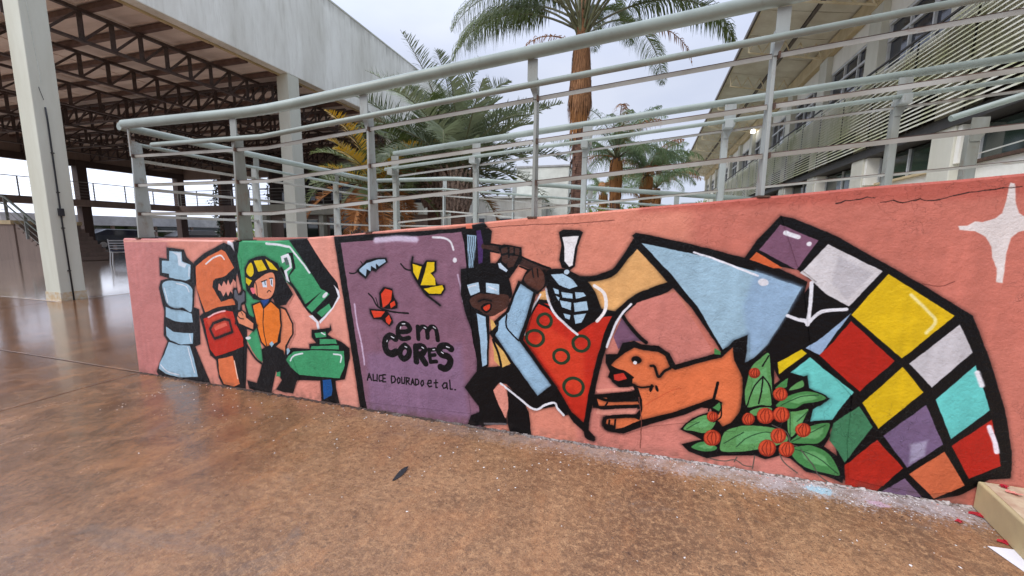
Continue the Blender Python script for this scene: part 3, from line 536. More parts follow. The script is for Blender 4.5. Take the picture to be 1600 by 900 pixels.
P 9 8 11 3 0 218 440 221 431 221 423 220 418 217 416 212 418 207 424 203 432 201 441 200 449 201 454 205 456 209 454 214 448
S 9 8 11 5.3 3 0 1 93 413 102 367 125 326
S 9 8 11 7.4 3 0 1 519 371 539 513
S 200 92 56 2.6 3 0 1 145 317 285 428 347 453
S 9 8 11 5.9 3 1 1 501 251 500 241 494 232 486 226 476 224 468 227 461 235 458 244 460 255 465 264 473 269 483 271 492 268 498 261
P 9 8 11 5 0 767 1465 830 1452 1021 1366 1222 1243 1431 1115 1621 987 1705 798 1805 532 1859 327 1877 182 1797 158 1739 92 1697 51 1572 -8 1351 -5 1227 9 1182 65 1114 333 987 333 831 591 761 731 916 1057 948 1123 872 1183 609 1226 666 1333
P 120 82 104 4 0 771 1420 950 1338 866 1183 684 1284
P 206 96 52 4 0 672 1273 802 1190 761 1185 639 1231
P 204 200 202 4 0 993 1321 1240 1189 1119 1001 1011 1058 931 1140 886 1166
P 186 182 186 20 0 1047 1261 1201 1178 1108 1032 1032 1118
P 216 178 18 4 0 1265 1177 1554 982 1373 746 1133 957
P 150 176 206 4 0 1132 968 1019 728 950 759 1033 842
P 176 34 22 4 0 1136 925 1346 730 1214 549 1014 727 1072 808
P 196 192 196 4 0 1579 941 1646 806 1511 608 1405 722
P 216 178 18 4 0 1381 702 1480 580 1318 354 1233 487
P 100 196 190 4 0 1665 742 1749 521 1621 348 1534 548
P 216 186 20 4 0 933 750 959 729 839 599 826 665
P 106 200 192 4 0 975 710 1189 542 1113 373 1011 347 1019 418 1083 485 983 531 969 597 895 614
P 64 124 86 4 0 1223 467 1292 362 1194 138 1153 201 1110 253 1121 354
P 114 92 124 4 0 1499 515 1595 314 1465 161 1344 320
P 176 38 24 4 0 1320 293 1448 157 1351 -5 1211 10 1196 124
P 176 34 22 4 0 1763 476 1831 241 1766 191 1718 150 1628 312
P 206 104 66 4 0 1605 278 1707 110 1598 10 1476 128
P 118 92 120 4 0 1461 101 1549 7 1367 -7
P 160 150 176 20 0 1463 295 1530 325 1527 239 1470 181
S 226 226 232 9.1 4 0 1 944 1117 946 1003 946 888
S 226 226 232 9.1 4 0 1 849 931 943 910 1002 966 1109 985
P 226 226 232 4 0 905 926 949 877 982 941 942 919
S 226 226 232 10.8 6 0 0 799 1377 858 1356
P 226 226 232 5 0 922 1320 921 1315 918 1310 914 1308 908 1308 903 1310 899 1314 897 1319 898 1325 901 1329 906 1332 911 1332 916 1330 920 1325
S 240 224 150 7.6 10 0 1 1370 1075 1445 1000 1484 948 1454 886
S 240 230 240 10.2 9 0 1 1758 436 1786 369 1804 310
S 226 226 232 10.1 10 0 1 1677 708 1702 641
P 9 8 11 5 0 672 423 663 644 787 737 815 630 822 538 892 612 917 603 912 578 976 608 988 538 1092 491 1051 444 1016 429 1013 346 1108 365 1114 279 1091 213 1166 163 1201 65 1198 17 1117 42 1023 51 939 115 886 122 819 86 763 100 599 67 515 36 415 61 372 102 477 150 358 196 420 278 499 324 564 276 595 237 656 290
P 92 150 86 3 1 782 719 731 672 697 622 680 520 679 454 699 383 773 403 825 414 816 526 805 608
S 9 8 11 4.1 3.5 1 1 782 719 731 672 697 622 680 520 679 454 699 383 773 403 825 414 816 526 805 608
P 104 168 104 9 0 775 633 747 609 727 583 718 532 717 499 728 465 768 474 797 480 793 536 787 577
P 70 132 72 3 1 888 587 847 549 826 512 884 525 889 556
S 9 8 11 4.0 3.5 1 1 888 587 847 549 826 512 884 525 889 556
P 92 150 86 3 1 954 581 909 542 895 508 963 537
S 9 8 11 3.9 3.5 1 1 954 581 909 542 895 508 963 537
P 70 132 72 3 1 842 409 868 460 920 498 985 522 1044 513 1077 489 1033 460 976 442 929 406
S 9 8 11 3.9 3.5 1 1 842 409 868 460 920 498 985 522 1044 513 1077 489 1033 460 976 442 929 406
P 104 168 104 9 0 904 444 918 469 947 488 982 501 1015 497 1033 485 1008 470 977 461 951 443
P 92 150 86 3 1 906 382 946 402 1000 421 991 374 969 297 932 238 905 297
S 9 8 11 3.9 3.5 1 1 906 382 946 402 1000 421 991 374 969 297 932 238 905 297
P 104 168 104 9 0 932 369 954 380 984 390 979 366 967 327 946 298 931 327
P 70 132 72 3 1 931 204 952 252 1005 318 1103 356 1105 298 1080 242 1049 218
S 9 8 11 3.9 3.5 1 1 931 204 952 252 1005 318 1103 356 1105 298 1080 242 1049 218
P 104 168 104 9 0 983 243 995 267 1024 300 1078 320 1079 291 1064 263 1047 250
P 92 150 86 3 1 582 165 601 227 658 263 720 281 836 286 899 265 922 213 855 171 778 136 689 105 587 92
S 9 8 11 4.0 3.5 1 1 582 165 601 227 658 263 720 281 836 286 899 265 922 213 855 171 778 136 689 105 587 92
P 104 168 104 9 0 661 189 672 219 703 238 737 247 801 251 836 241 848 215 811 193 768 175 719 160 664 153
P 70 132 72 3 1 934 174 983 200 1049 212 1129 167 1185 62 1116 54 1021 70 957 114
S 9 8 11 3.9 3.5 1 1 934 174 983 200 1049 212 1129 167 1185 62 1116 54 1021 70 957 114
P 104 168 104 9 0 992 158 1019 172 1055 178 1099 157 1129 104 1091 100 1039 107 1004 128
P 92 150 86 3 1 372 201 420 267 494 312 551 274 503 194 426 191
S 9 8 11 4.2 3.5 1 1 372 201 420 267 494 312 551 274 503 194 426 191
P 104 168 104 9 0 420 226 446 260 487 283 518 264 492 224 449 222
P 70 132 72 3 1 421 92 492 146 568 118 548 85 483 73
S 9 8 11 4.2 3.5 1 1 421 92 492 146 568 118 548 85 483 73
P 104 168 104 9 0 465 104 504 131 546 118 535 101 499 95
P 92 150 86 3 1 713 364 773 398 826 402 820 369 743 336
S 9 8 11 4.0 3.5 1 1 713 364 773 398 826 402 820 369 743 336
S 9 8 11 3.5 3 0 1 763 577 727 515 697 389
S 9 8 11 3.5 3 0 1 763 577 801 525 824 423
S 9 8 11 3.5 3 0 1 762 572 765 488 758 413
S 9 8 11 3.5 3 0 1 782 698 757 634
S 38 74 44 2.5 3 0 1 1036 504 955 483 867 420
S 38 74 44 2.5 3 0 1 668 138 718 202 804 249 875 244
S 38 74 44 2.6 3 0 1 602 149 697 231
S 38 74 44 2.5 3 0 1 1086 337 1010 272 939 213
S 38 74 44 2.5 3 0 1 960 173 1065 145 1173 65
S 38 74 44 2.6 3 0 1 395 204 460 260
S 38 74 44 2.5 3 0 1 997 406 953 337
S 38 74 44 2.5 3 0 1 913 393 930 216
S 86 80 72 3.1 3 0 1 534 37 601 34 666 54 714 29 753 29
S 86 80 72 3.1 3 0 1 763 100 761 16
S 86 80 72 3.0 3 0 1 885 137 914 84 982 34
S 86 80 72 3.0 3 0 1 986 173 1053 94 1083 42 1146 1
S 86 80 72 3.0 3 0 1 835 297 908 266 931 206 967 191
S 86 80 72 3.1 3 0 1 662 42 674 72
P 70 132 72 3 0 554 395 572 387 559 341 522 358
S 9 8 11 3.6 3 0 1 502 333 518 401 562 391 570 310 536 272
P 70 132 72 3 0 508 716 537 700 540 681 507 680
P 150 44 26 3 0 749 596 747 583 740 571 729 563 716 562 704 566 695 576 691 590 692 603 700 615 711 622 724 624 736 619 745 609
P 206 76 44 6 0 739 598 738 587 732 578 724 572 714 571 705 575 698 583 695 593 696 604 702 614 710 619 720 620 729 617 736 609
S 118 34 22 2.0 3 0 1 717 618 704 591 718 568
S 118 34 22 2.0 3 0 1 722 618 717 593 724 568
S 118 34 22 2.0 3 0 1 727 619 731 594 731 569
P 150 44 26 3 0 894 490 892 471 883 456 869 446 853 443 837 449 826 462 820 480 822 498 831 514 845 524 862 526 877 520 888 507
P 206 76 44 6 0 884 492 883 476 875 463 864 454 851 452 838 458 829 469 824 484 826 499 833 512 845 521 858 522 870 517 880 506
S 118 34 22 2.0 3 0 1 852 517 836 482 854 451
S 118 34 22 2.0 3 0 1 858 518 853 484 862 452
S 118 34 22 2.0 3 0 1 865 519 872 487 870 453
P 150 44 26 3 0 747 321 745 304 737 289 724 280 709 278 694 283 684 294 679 310 681 327 689 341 702 351 717 353 732 348 742 336
P 206 76 44 6 0 737 322 735 309 729 297 719 289 707 287 695 291 687 301 683 314 685 328 691 340 702 348 713 349 725 345 733 335
S 118 34 22 2.1 3 0 1 709 345 694 313 711 285
S 118 34 22 2.0 3 0 1 715 346 710 315 718 286
S 118 34 22 2.0 3 0 1 721 347 727 318 725 287
P 150 44 26 3 0 841 353 838 331 828 312 811 300 792 297 773 303 760 319 753 340 756 362 766 381 783 393 803 396 821 389 834 374
P 206 76 44 6 0 831 355 829 336 820 319 806 308 790 306 774 312 763 325 757 344 759 363 768 380 782 390 799 393 814 386 826 373
S 118 34 22 2.0 3 0 1 790 386 772 343 793 306
S 118 34 22 2.0 3 0 1 797 387 793 346 802 307
S 118 34 22 2.0 3 0 1 805 388 815 349 812 309
P 150 44 26 3 0 913 373 911 352 901 334 886 322 868 319 850 326 837 340 831 360 833 381 843 399 859 411 877 413 895 407 907 392
P 206 76 44 6 0 904 374 902 356 894 341 881 331 866 328 851 334 840 347 835 364 837 382 845 398 858 408 874 410 888 404 899 391
S 118 34 22 2.0 3 0 1 866 403 849 363 869 328
S 118 34 22 2.0 3 0 1 873 404 868 366 877 329
S 118 34 22 2.0 3 0 1 880 405 889 369 887 331
P 150 44 26 3 0 1023 297 1021 278 1013 261 998 250 982 248 966 253 954 267 948 285 950 305 959 322 973 332 990 335 1006 329 1018 316
P 206 76 44 6 0 1014 299 1012 282 1005 268 994 259 980 257 967 262 957 273 952 289 954 306 961 320 973 329 986 331 999 326 1009 315
S 118 34 22 2.0 3 0 1 980 326 965 288 983 256
S 118 34 22 2.0 3 0 1 986 327 982 291 991 257
S 118 34 22 2.0 3 0 1 993 328 1001 294 1000 258
P 150 44 26 3 0 909 245 907 225 897 207 882 195 865 192 848 198 835 212 830 232 832 252 841 270 857 281 874 284 891 278 903 264
P 206 76 44 6 0 899 246 898 229 890 214 877 204 863 201 849 207 838 219 834 235 835 253 843 268 856 278 870 280 884 275 894 263
S 118 34 22 2.0 3 0 1 863 274 847 234 866 201
S 118 34 22 2.0 3 0 1 870 275 865 238 874 202
S 118 34 22 2.0 3 0 1 877 276 886 241 884 204
P 150 44 26 3 0 866 164 863 141 853 121 836 108 816 104 797 111 783 127 776 148 779 172 790 192 807 205 827 208 845 201 859 186
P 206 76 44 6 0 856 166 854 146 845 128 831 117 814 114 798 119 786 133 780 152 782 173 792 190 806 201 823 204 839 198 850 185
S 118 34 22 2.0 3 0 1 814 197 796 152 817 114
S 118 34 22 2.0 3 0 1 821 198 817 156 826 115
S 118 34 22 2.0 3 0 1 830 200 840 160 837 117
P 150 44 26 3 0 956 173 954 152 945 135 930 123 913 120 896 126 883 140 878 159 880 179 889 197 904 209 922 212 938 206 951 192
P 206 76 44 6 0 947 174 945 157 938 142 925 132 911 129 897 134 887 146 882 163 883 180 891 196 904 205 918 208 932 203 942 191
S 118 34 22 2.0 3 0 1 911 202 895 162 914 128
S 118 34 22 2.0 3 0 1 918 203 913 165 922 130
S 118 34 22 2.0 3 0 1 925 204 933 169 931 131
P 150 44 26 3 0 583 179 580 155 569 135 550 121 529 117 509 124 494 140 487 163 490 187 502 208 521 221 542 225 562 217 577 201
P 206 76 44 6 0 573 181 570 160 561 142 545 130 527 127 510 133 497 147 492 167 494 188 504 206 520 218 538 221 555 214 567 200
S 118 34 22 2.1 3 0 1 528 213 508 166 530 127
S 118 34 22 2.1 3 0 1 536 214 531 170 540 129
S 118 34 22 2.1 3 0 1 545 216 555 174 552 131
P 150 44 26 3 0 557 308 555 293 547 281 535 272 521 270 508 275 499 285 495 299 497 313 504 326 516 334 530 336 543 332 552 322
P 206 76 44 6 0 546 310 545 298 539 288 530 281 519 280 509 283 502 291 499 303 501 314 506 324 515 331 526 332 536 329 543 321
S 118 34 22 2.1 3 0 1 523 329 509 301 524 276
S 118 34 22 2.1 3 0 1 528 330 523 303 530 277
S 118 34 22 2.1 3 0 1 534 331 538 305 537 278
P 222 212 208 5 0 1674 1617 1690 1611 1705 1521 1723 1477 1767 1448 1855 1440 1896 1423 1860 1411 1769 1405 1735 1393 1712 1363 1706 1294 1710 1149 1686 1154 1680 1218 1656 1272 1646 1323 1619 1367 1578 1394 1520 1400 1511 1418 1546 1421 1572 1442 1598 1436 1644 1454 1664 1478 1670 1530 1671 1602
S 40 22 20 2.8 1.5 0 0 1009 1527 1028 1531 1047 1540
S 40 22 20 1.7 1.5 0 0 1047 1540 1070 1540 1092 1546
S 40 22 20 2.7 1.5 0 0 1092 1546 1115 1550 1137 1559
S 40 22 20 1.7 1.5 0 0 1137 1559 1154 1554 1170 1554
S 40 22 20 1.7 1.5 0 0 1194 1533 1219 1535 1242 1542
S 40 22 20 2.7 1.5 0 0 1242 1542 1262 1533 1282 1529
S 40 22 20 1.7 1.5 0 0 1282 1529 1303 1532 1323 1539
S 40 22 20 2.6 1.5 0 0 1323 1539 1337 1542 1351 1549
S 40 22 20 1.6 1.5 0 0 1351 1549 1366 1541 1381 1539
S 40 22 20 2.6 1.5 0 0 1381 1539 1404 1539 1427 1544
S 40 22 20 1.6 1.5 0 0 1427 1544 1451 1550 1475 1560
S 40 22 20 2.6 1.5 0 0 1475 1560 1502 1565 1529 1574
S 40 22 20 1.6 1.5 0 0 1529 1574 1558 1576 1586 1583
S 40 22 20 2.5 1.5 0 0 1586 1583 1620 1586 1652 1594
S 40 22 20 1.6 1.5 0 0 1652 1594 1684 1593 1716 1597
S 120 66 56 2.3 2 0 1 -894 1390 -593 1412 -312 1422 -86 1441
S 120 66 56 2.4 2 0 1 136 35 134 204 110 368
S 120 60 52 1.9 2 0 1 1407 1134 1483 1125 1534 1150"""
UX0, UX1, UZ1, TW, TH = -4.5, 3.7, 2.05, 4096, 1024
def make_mural():
    rng = np.random.RandomState(4)
    def smooth_noise(cells, amp):
        a = rng.rand(cells//4+2, cells+2)-.5
        yy = np.linspace(0, a.shape[0]-1.001, TH); xx = np.linspace(0, a.shape[1]-1.001, TW)
        yi = yy.astype(int); xi = xx.astype(int); fy = (yy-yi)[:, None]; fx = (xx-xi)[None]
        fy = fy*fy*(3-2*fy); fx = fx*fx*(3-2*fx)
        return ((a[yi][:, xi]*(1-fy)+a[yi+1][:, xi]*fy)*(1-fx)+(a[yi][:, xi+1]*(1-fy)+a[yi+1][:, xi+1]*fy)*fx)*2*amp
    sx = (UX1-UX0)*1000/TW; sz = UZ1*1000/TH
    gx = (UX0*1000+(np.arange(TW)+.5)*sx)[None]+np.zeros((TH, 1)); gz = ((np.arange(TH)+.5)*sz)[:, None]+np.zeros((1, TW))
    gx = gx+smooth_noise(160, 1.8)+smooth_noise(600, .8); gz = gz+smooth_noise(160, 1.8)+smooth_noise(600, .8)
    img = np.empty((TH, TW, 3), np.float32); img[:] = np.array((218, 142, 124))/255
    edge = 1+smooth_noise(500, .5)
    def smooth_pts(p, closed, n=5):
        m = len(p)
        if m < 3: return p
        out = []
        for i in range(m if closed else m-1):
            if closed: a, b, c, d = p[(i-1) % m], p[i], p[(i+1) % m], p[(i+2) % m]
            else: a, b, c, d = p[max(i-1, 0)], p[i], p[i+1], p[min(i+2, m-1)]
            for j in range(n):
                t = j/n; out.append(.5*((2*b)+(c-a)*t+(2*a-5*b+4*c-d)*t*t+(3*b-a-3*c+d)*t**3))
        if not closed: out.append(p[-1])
        return np.array(out)
    for ln in MURAL.strip().split('\n'):
        v = ln.split(); kind = v[0]; c = np.array([float(t) for t in v[1:4]])/255
        if kind == 'P': soft = float(v[4]); sm = int(v[5]); p = np.array([float(t) for t in v[6:]]).reshape(-1, 2); wd = 0; closed = 1
        else: wd = float(v[4]); soft = float(v[5]); closed = int(v[6]); sm = int(v[7]); p = np.array([float(t) for t in v[8:]]).reshape(-1, 2)
        if sm: p = smooth_pts(p, closed)
        pad = wd+soft+26
        x0 = max(0, int((p[:, 0].min()-pad-UX0*1000)/sx)); x1 = min(TW, int((p[:, 0].max()+pad-UX0*1000)/sx)+1)
        z0 = max(0, int((p[:, 1].min()-pad)/sz)); z1 = min(TH, int((p[:, 1].max()+pad)/sz)+1)
        if x1 <= x0 or z1 <= z0: continue
        st = 4 if soft > 30 else 1
        X = gx[z0:z1:st, x0:x1:st]; Z = gz[z0:z1:st, x0:x1:st]
        d2 = np.full(X.shape, 1e12); ins = np.zeros(X.shape, bool)
        q = np.vstack([p, p[:1]]) if closed else p
        for (ax, az), (bx, bz) in zip(q[:-1], q[1:]):
            ex, ez = bx-ax, bz-az; L2 = ex*ex+ez*ez+1e-9
            t = np.clip(((X-ax)*ex+(Z-az)*ez)/L2, 0, 1)
            d2 = np.minimum(d2, (X-ax-t*ex)**2+(Z-az-t*ez)**2)
            if kind == 'P' and az != bz:
                cnd = ((az > Z) != (bz > Z)) & (X < ex*(Z-az)/(bz-az)+ax); ins ^= cnd
        d = np.sqrt(d2)
        sd_ = np.where(ins, d, -d) if kind == 'P' else wd-d
        s_ = soft if st > 1 else soft*edge[z0:z1:st, x0:x1:st]
        a = np.clip(sd_/s_+.5, 0, 1); a = a*a*(3-2*a)
        if st > 1:
            a = np.repeat(np.repeat(a, st, 0), st, 1)[:z1-z0, :x1-x0]
        if c.max() < .2 and st == 1 and max(wd, 5) >= 4.5 and soft >= 3.9:
            a = np.maximum(a, np.clip(sd_/26+1, 0, 1)**2*.34)
        img[z0:z1, x0:x1] = img[z0:z1, x0:x1]*(1-a[..., None])+c*a[..., None]
    mott = 1+smooth_noise(40, .03)+smooth_noise(220, .025)+smooth_noise(900, .02)
    mott += (rng.rand(TH, TW)-.5)*.03
    img = np.clip(img*mott[..., None], 0, 1)
    vs_ = rng.rand(TW//14+2)-.5; vs_ = np.interp(np.arange(TW), np.arange(len(vs_))*14, vs_)*.045
    img = np.clip(img*(1+vs_[None, :, None]*(1+smooth_noise(30, .9))[..., None]), 0, 1)
    # grime near the ground
    gr = np.clip(1-gz/80, 0, 1)*np.clip(.5+smooth_noise(300, .9), 0, 1)
    img = img*(1-gr[..., None]*.4)+np.array((.34, .27, .23))*gr[..., None]*.4
    img = img*.93
    px = np.ones((TH, TW, 4), np.float32); px[..., :3] = img
    im = bpy.data.images.new('mural_paint', TW, TH)
    im.pixels.foreach_set(px.ravel()); im.update(); im.pack(); return im
k = NT('mural_paint_on_plaster')
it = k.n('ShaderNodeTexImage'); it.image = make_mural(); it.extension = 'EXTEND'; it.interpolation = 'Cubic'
mpn = k.n('ShaderNodeUVMap'); k.l(mpn.outputs[0], it.inputs['Vector'])
bw = k.n('ShaderNodeRGBToBW'); k.l(it.outputs[0], bw.inputs[0])
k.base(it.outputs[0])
vr = k.n('ShaderNodeTexVoronoi'); vr.feature = 'DISTANCE_TO_EDGE'; vr.inputs['Scale'].default_value = 4.5
vm = k.n('ShaderNodeVectorMath', operation='ADD'); nn = k.n('ShaderNodeTexNoise'); nn.inputs['Scale'].default_value = 5; nn.inputs['Detail'].default_value = 6; k.l(k.pos(), nn.inputs['Vector'])
k.l(k.pos(), vm.inputs[0]); k.l(nn.outputs['Color'], vm.inputs[1]); k.l(vm.outputs[0], vr.inputs['Vector'])
ridge = k.math('MULTIPLY', k.ramp(vr.outputs['Distance'], [(0, (1, 1, 1)), (.012, (0, 0, 0))]), k.step(k.noise(1.6, 3), .52, .6))
h = k.math('ADD', k.math('ADD', k.math('MULTIPLY', k.noise(9, 6, .6), 1.0), k.math('MULTIPLY', k.noise(70, 4, .7), .28)), k.math('MULTIPLY', ridge, .45))
k.bump(h, .6, .02)
k.rough(k.ramp(bw.outputs[0], [(0, (.3,)*3), (.15, (.45,)*3), (1, (.5,)*3)]))
k.b.inputs['Specular IOR Level'].default_value = .2
M['mural'] = k.m

# ------------------------------------------------------------------ mesh helpers
class MB:
    def __init__(s): s.v = []; s.f = []; s.mi = []
    def add(s, vs, fs, mi=0):
        o = len(s.v); s.v += [tuple(p) for p in vs]; s.f += [tuple(i+o for i in f) for f in fs]; s.mi += [mi]*len(fs); return s
    def box(s, x0, x1, y0, y1, z0, z1, mi=0):
        return s.add([(x0, y0, z0), (x1, y0, z0), (x1, y1, z0), (x0, y1, z0), (x0, y0, z1), (x1, y0, z1), (x1, y1, z1), (x0, y1, z1)],
                     [(0, 3, 2, 1), (4, 5, 6, 7), (0, 1, 5, 4), (1, 2, 6, 5), (2, 3, 7, 6), (3, 0, 4, 7)], mi)
    def bar(s, a, b, w, h, upv=(0, 0, 1), mi=0, w2=None, h2=None):
        a = Vector(a); b = Vector(b); d = (b-a).normalized(); u = Vector(upv)
        sd = d.cross(u)
        if sd.length < 1e-4: sd = d.cross(Vector((1, 0, 0)))
        sd.normalize(); u = sd.cross(d).normalized(); w2 = w if w2 is None else w2; h2 = h if h2 is None else h2
        vs = [a+sd*(i*w/2)+u*(j*h/2) for i, j in ((-1, -1), (1, -1), (1, 1), (-1, 1))]+[b+sd*(i*w2/2)+u*(j*h2/2) for i, j in ((-1, -1), (1, -1), (1, 1), (-1, 1))]
        return s.add(vs, [(0, 3, 2, 1), (4, 5, 6, 7), (0, 1, 5, 4), (1, 2, 6, 5), (2, 3, 7, 6), (3, 0, 4, 7)], mi)
    def tube(s, pts, r, n=12, cap=True, mi=0):
        pts = [Vector(p) for p in pts]; rings = []; u = None; base = len(s.v)
        for i, p in enumerate(pts):
            if i == 0: d = pts[1]-p
            elif i == len(pts)-1: d = p-pts[i-1]
            else: d = (pts[i+1]-p).normalized()+(p-pts[i-1]).normalized()
            d.normalize()
            if u is None:
                u = d.cross(Vector((0, 0, 1)))
                if u.length < 1e-3: u = d.cross(Vector((1, 0, 0)))
                u.normalize()
            else: u = (u-d*u.dot(d)).normalized()
            v = d.cross(u); rr = r[i] if isinstance(r, (list, tuple)) else r
            rings.append([p+(u*math.cos(2*math.pi*j/n)+v*math.sin(2*math.pi*j/n))*rr for j in range(n)])
        vs = [q for g in rings for q in g]; fs = []
        for i in range(len(pts)-1):
            for j in range(n):
                a = i*n+j; b = i*n+(j+1) % n; fs.append((a, b, b+n, a+n))
        if cap: fs.append(tuple(range(n-1, -1, -1))); fs.append(tuple((len(pts)-1)*n+j for j in range(n)))
        return s.add(vs, fs, mi)
    def prism(s, poly, axis, lo, hi, mi=0):
        # poly in the two other axes, extruded along axis
        def P(a, b, c): return {0: (c, a, b), 1: (a, c, b), 2: (a, b, c)}[axis]
        n = len(poly); vs = [P(a, b, lo) for a, b in poly]+[P(a, b, hi) for a, b in poly]
        return s.add(vs, [tuple(range(n)), tuple(range(2*n-1, n-1, -1))]+[(i, i+n, (i+1) % n+n, (i+1) % n) for i in range(n)], mi)
    def build(s, name, mats, parent=None, smooth=False, off=(0, 0, 0), bevel=0):
        me = bpy.data.meshes.new(name); o = Vector(off)
        me.from_pydata([tuple(Vector(p)-o) for p in s.v], [], s.f)
        for m in (mats if isinstance(mats, (list, tuple)) else [mats]): me.materials.append(M[m] if isinstance(m, str) else m)
        me.polygons.foreach_set('material_index', s.mi)
        bm = bmesh.new(); bm.from_mesh(me); bmesh.ops.recalc_face_normals(bm, faces=bm.faces); bm.to_mesh(me); bm.free()
        if smooth:
            for p in me.polygons: p.use_smooth = len(p.vertices) == 4
        ob = bpy.data.objects.new(name, me); col.objects.link(ob)
        if parent: ob.parent = parent
        if bevel:
            b = ob.modifiers.new('bevel', 'BEVEL'); b.width = bevel; b.segments = 2; b.limit_method = 'ANGLE'
        return ob
def tag(o, label=None, cat=None, group=None, kind=None):
    if label: o['label'] = label
    if cat: o['category'] = cat
    if group: o['group'] = group
    if kind: o['kind'] = kind
    return o
def thing(name, loc, label, cat, group=None, rz=0):
    o = bpy.data.objects.new(name, None); col.objects.link(o); o.location = loc; o.rotation_euler = (0, 0, rz); o.empty_display_size = .2
    return tag(o, label, cat, group)

# ================================================================== GROUND
g = MB().add([(-400, -200, -.03), (400, -200, -.03), (400, 500, -.03), (-400, 500, -.03)], [(0, 1, 2, 3)]).build('ground', 'hill'); tag(g, kind='structure')
pv = MB().box(-44, 14, -9, 42, -.028, -.012).build('pavement', 'base_soil'); tag(pv, kind='structure')
def slab(x0, x1, y0, y1, m='paving', z=0, nm='paving_slab'):
    b = MB().box(x0, x1, y0, y1, -.011, z); return b.build(nm, m, pv, bevel=.004)
pth = MB().box(2.0, 6.4, 5.2, 44, -.02, .02).build('bounce_path', M['path']); tag(pth, kind='structure')  # unseen pale strip, added to bounce light onto the right-hand facade and soffit
slab(-4.402, 14, -9, -.0); slab(-44, -4.418, -9, -.009); slab(-10.13, -4.418, .009, 42); slab(-44, -10.15, .009, 2.0)
slab(-4.404, 14, .0, 5.1)
hf = slab(-44, -10.145, 2.04, 42, 'hall_floor', .004, 'hall_floor')

# ================================================================== MURAL WALL AND RAMP
S_, XK, H0, HR = .0868656, -2.71278, 1.27259, .97882
def topz(x): return H0+S_*max(0, x-XK)
WX0, WX1 = -4.41, 3.6
wall = thing('mural_wall', (0, 0, 0), 'long low salmon ramp wall covered with painted figures, patchwork and lettering', 'wall')
b = MB(); xs = [WX0+.0, -3.6, XK]+[XK+.35*i for i in range(1, 18)]+[WX1]
xs = [x for x in xs if x <= WX1]
n = len(xs)
def jag(x): return .006*math.sin(x*7.3)+.004*math.sin(x*23.1+1)
def lean(z): return 0.0
vs = []
for x in xs: vs += [(x, 0, 0), (x, 0, topz(x)-.012+jag(x)*.3), (x, .012, topz(x)+jag(x)*.3), (x, .13, topz(x)+jag(x)*.3), (x, .14, 0)]
fs = []
for i in range(n-1):
    for j in range(4): a = i*5+j; fs.append((a, a+1, a+6, a+5))
fs += [(0, 4, 3, 2, 1), tuple((n-1)*5+j for j in range(5))]
b.add(vs, fs)
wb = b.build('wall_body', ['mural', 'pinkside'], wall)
me = wb.data
def uv_project(me):
    uvl = me.uv_layers.new(name='UVMap'); 
    for lp in me.loops:
        v = me.vertices[lp.vertex_index].co; uvl.data[lp.index].uv = ((v.x-UX0)/(UX1-UX0), v.z/UZ1)
uv_project(me)
for p in me.polygons:
    if p.normal.x < -.9 or p.normal.y > .5: p.material_index = 1
FIGS = {"painted_chess_king":[-3.884,1.213,-3.631,1.198,-3.607,1.12,-3.559,1.075,-3.558,0.92,-3.589,0.686,-3.526,0.683,-3.551,0.345,-3.613,0.318,-3.511,0.032,-3.642,0.007,-3.882,0.005,-4.133,-0.003,-4.183,0.034,-4.005,0.341,-4.041,0.398,-3.998,0.624,-4.034,0.832,-4.004,0.899,-3.952,0.922,-4.01,0.941,-3.987,1.119,-3.892,1.112],"painted_wrench":[-3.534,1.106,-3.414,1.179,-3.188,1.274,-3.107,1.249,-3.023,1.137,-3.018,1.053,-3.112,0.954,-3.161,0.769,-3.142,0.683,-3.115,0.542,-3.069,0.446,-3.11,0.058,-3.318,0.032,-3.396,0.128,-3.417,0.207,-3.48,0.247,-3.563,0.608,-3.521,0.64,-3.553,0.912],"painted_woman_in_helmet":[-3.002,1.048,-2.948,1.124,-2.851,1.156,-2.768,1.165,-2.633,1.109,-2.601,1.039,-2.498,0.859,-2.569,0.762,-2.509,0.621,-2.515,0.539,-2.589,0.417,-2.5,0.173,-2.564,0.07,-2.752,0.049,-2.802,0.014,-2.93,0.019,-3.051,0.039,-3.072,0.089,-2.967,0.085,-2.885,0.269,-2.926,0.504,-3.052,0.534,-3.137,0.562,-3.148,0.86,-3.015,0.883],"painted_lettered_panel":[-2.088,1.303,-1.529,1.343,-1.079,1.375,-1.047,1.291,-1.021,1.002,-0.992,0.657,-0.948,0.426,-1.033,0.301,-1.006,0.094,-1.846,0.058,-1.932,0.068],"painted_man_in_jacket":[-0.965,1.136,-0.893,1.17,-0.803,1.166,-0.822,1.272,-0.656,1.275,-0.496,1.129,-0.468,1.037,-0.534,0.979,-0.576,0.834,-0.625,0.665,-0.385,0.364,-0.405,0.245,-0.55,0.17,-0.592,0.191,-0.574,0.038,-0.71,0.016,-1.033,0.041,-0.926,0.133,-1.061,0.281,-0.965,0.427,-0.984,0.822,-1.04,0.96],"painted_dog":[-0.111,0.625,-0.009,0.707,0.065,0.732,0.27,0.674,0.308,0.611,0.556,0.712,0.603,0.78,0.677,0.816,0.687,0.632,0.712,0.534,0.705,0.38,0.653,0.236,0.474,0.193,0.445,0.26,0.186,0.19,0.029,0.108,-0.104,0.144,-0.116,0.261,-0.188,0.26,-0.188,0.354,0.073,0.411,-0.084,0.473,-0.108,0.562],"painted_patchwork":[0.766,1.474,0.833,1.459,1.221,1.252,1.623,0.995,1.711,0.799,1.812,0.533,1.866,0.329,1.88,0.194,1.794,0.176,1.694,0.077,1.567,0.034,1.346,0.038,1.222,0.053,1.195,0.248,1.187,0.519,0.978,0.743,0.916,1.057,0.963,1.123,0.87,1.201]}
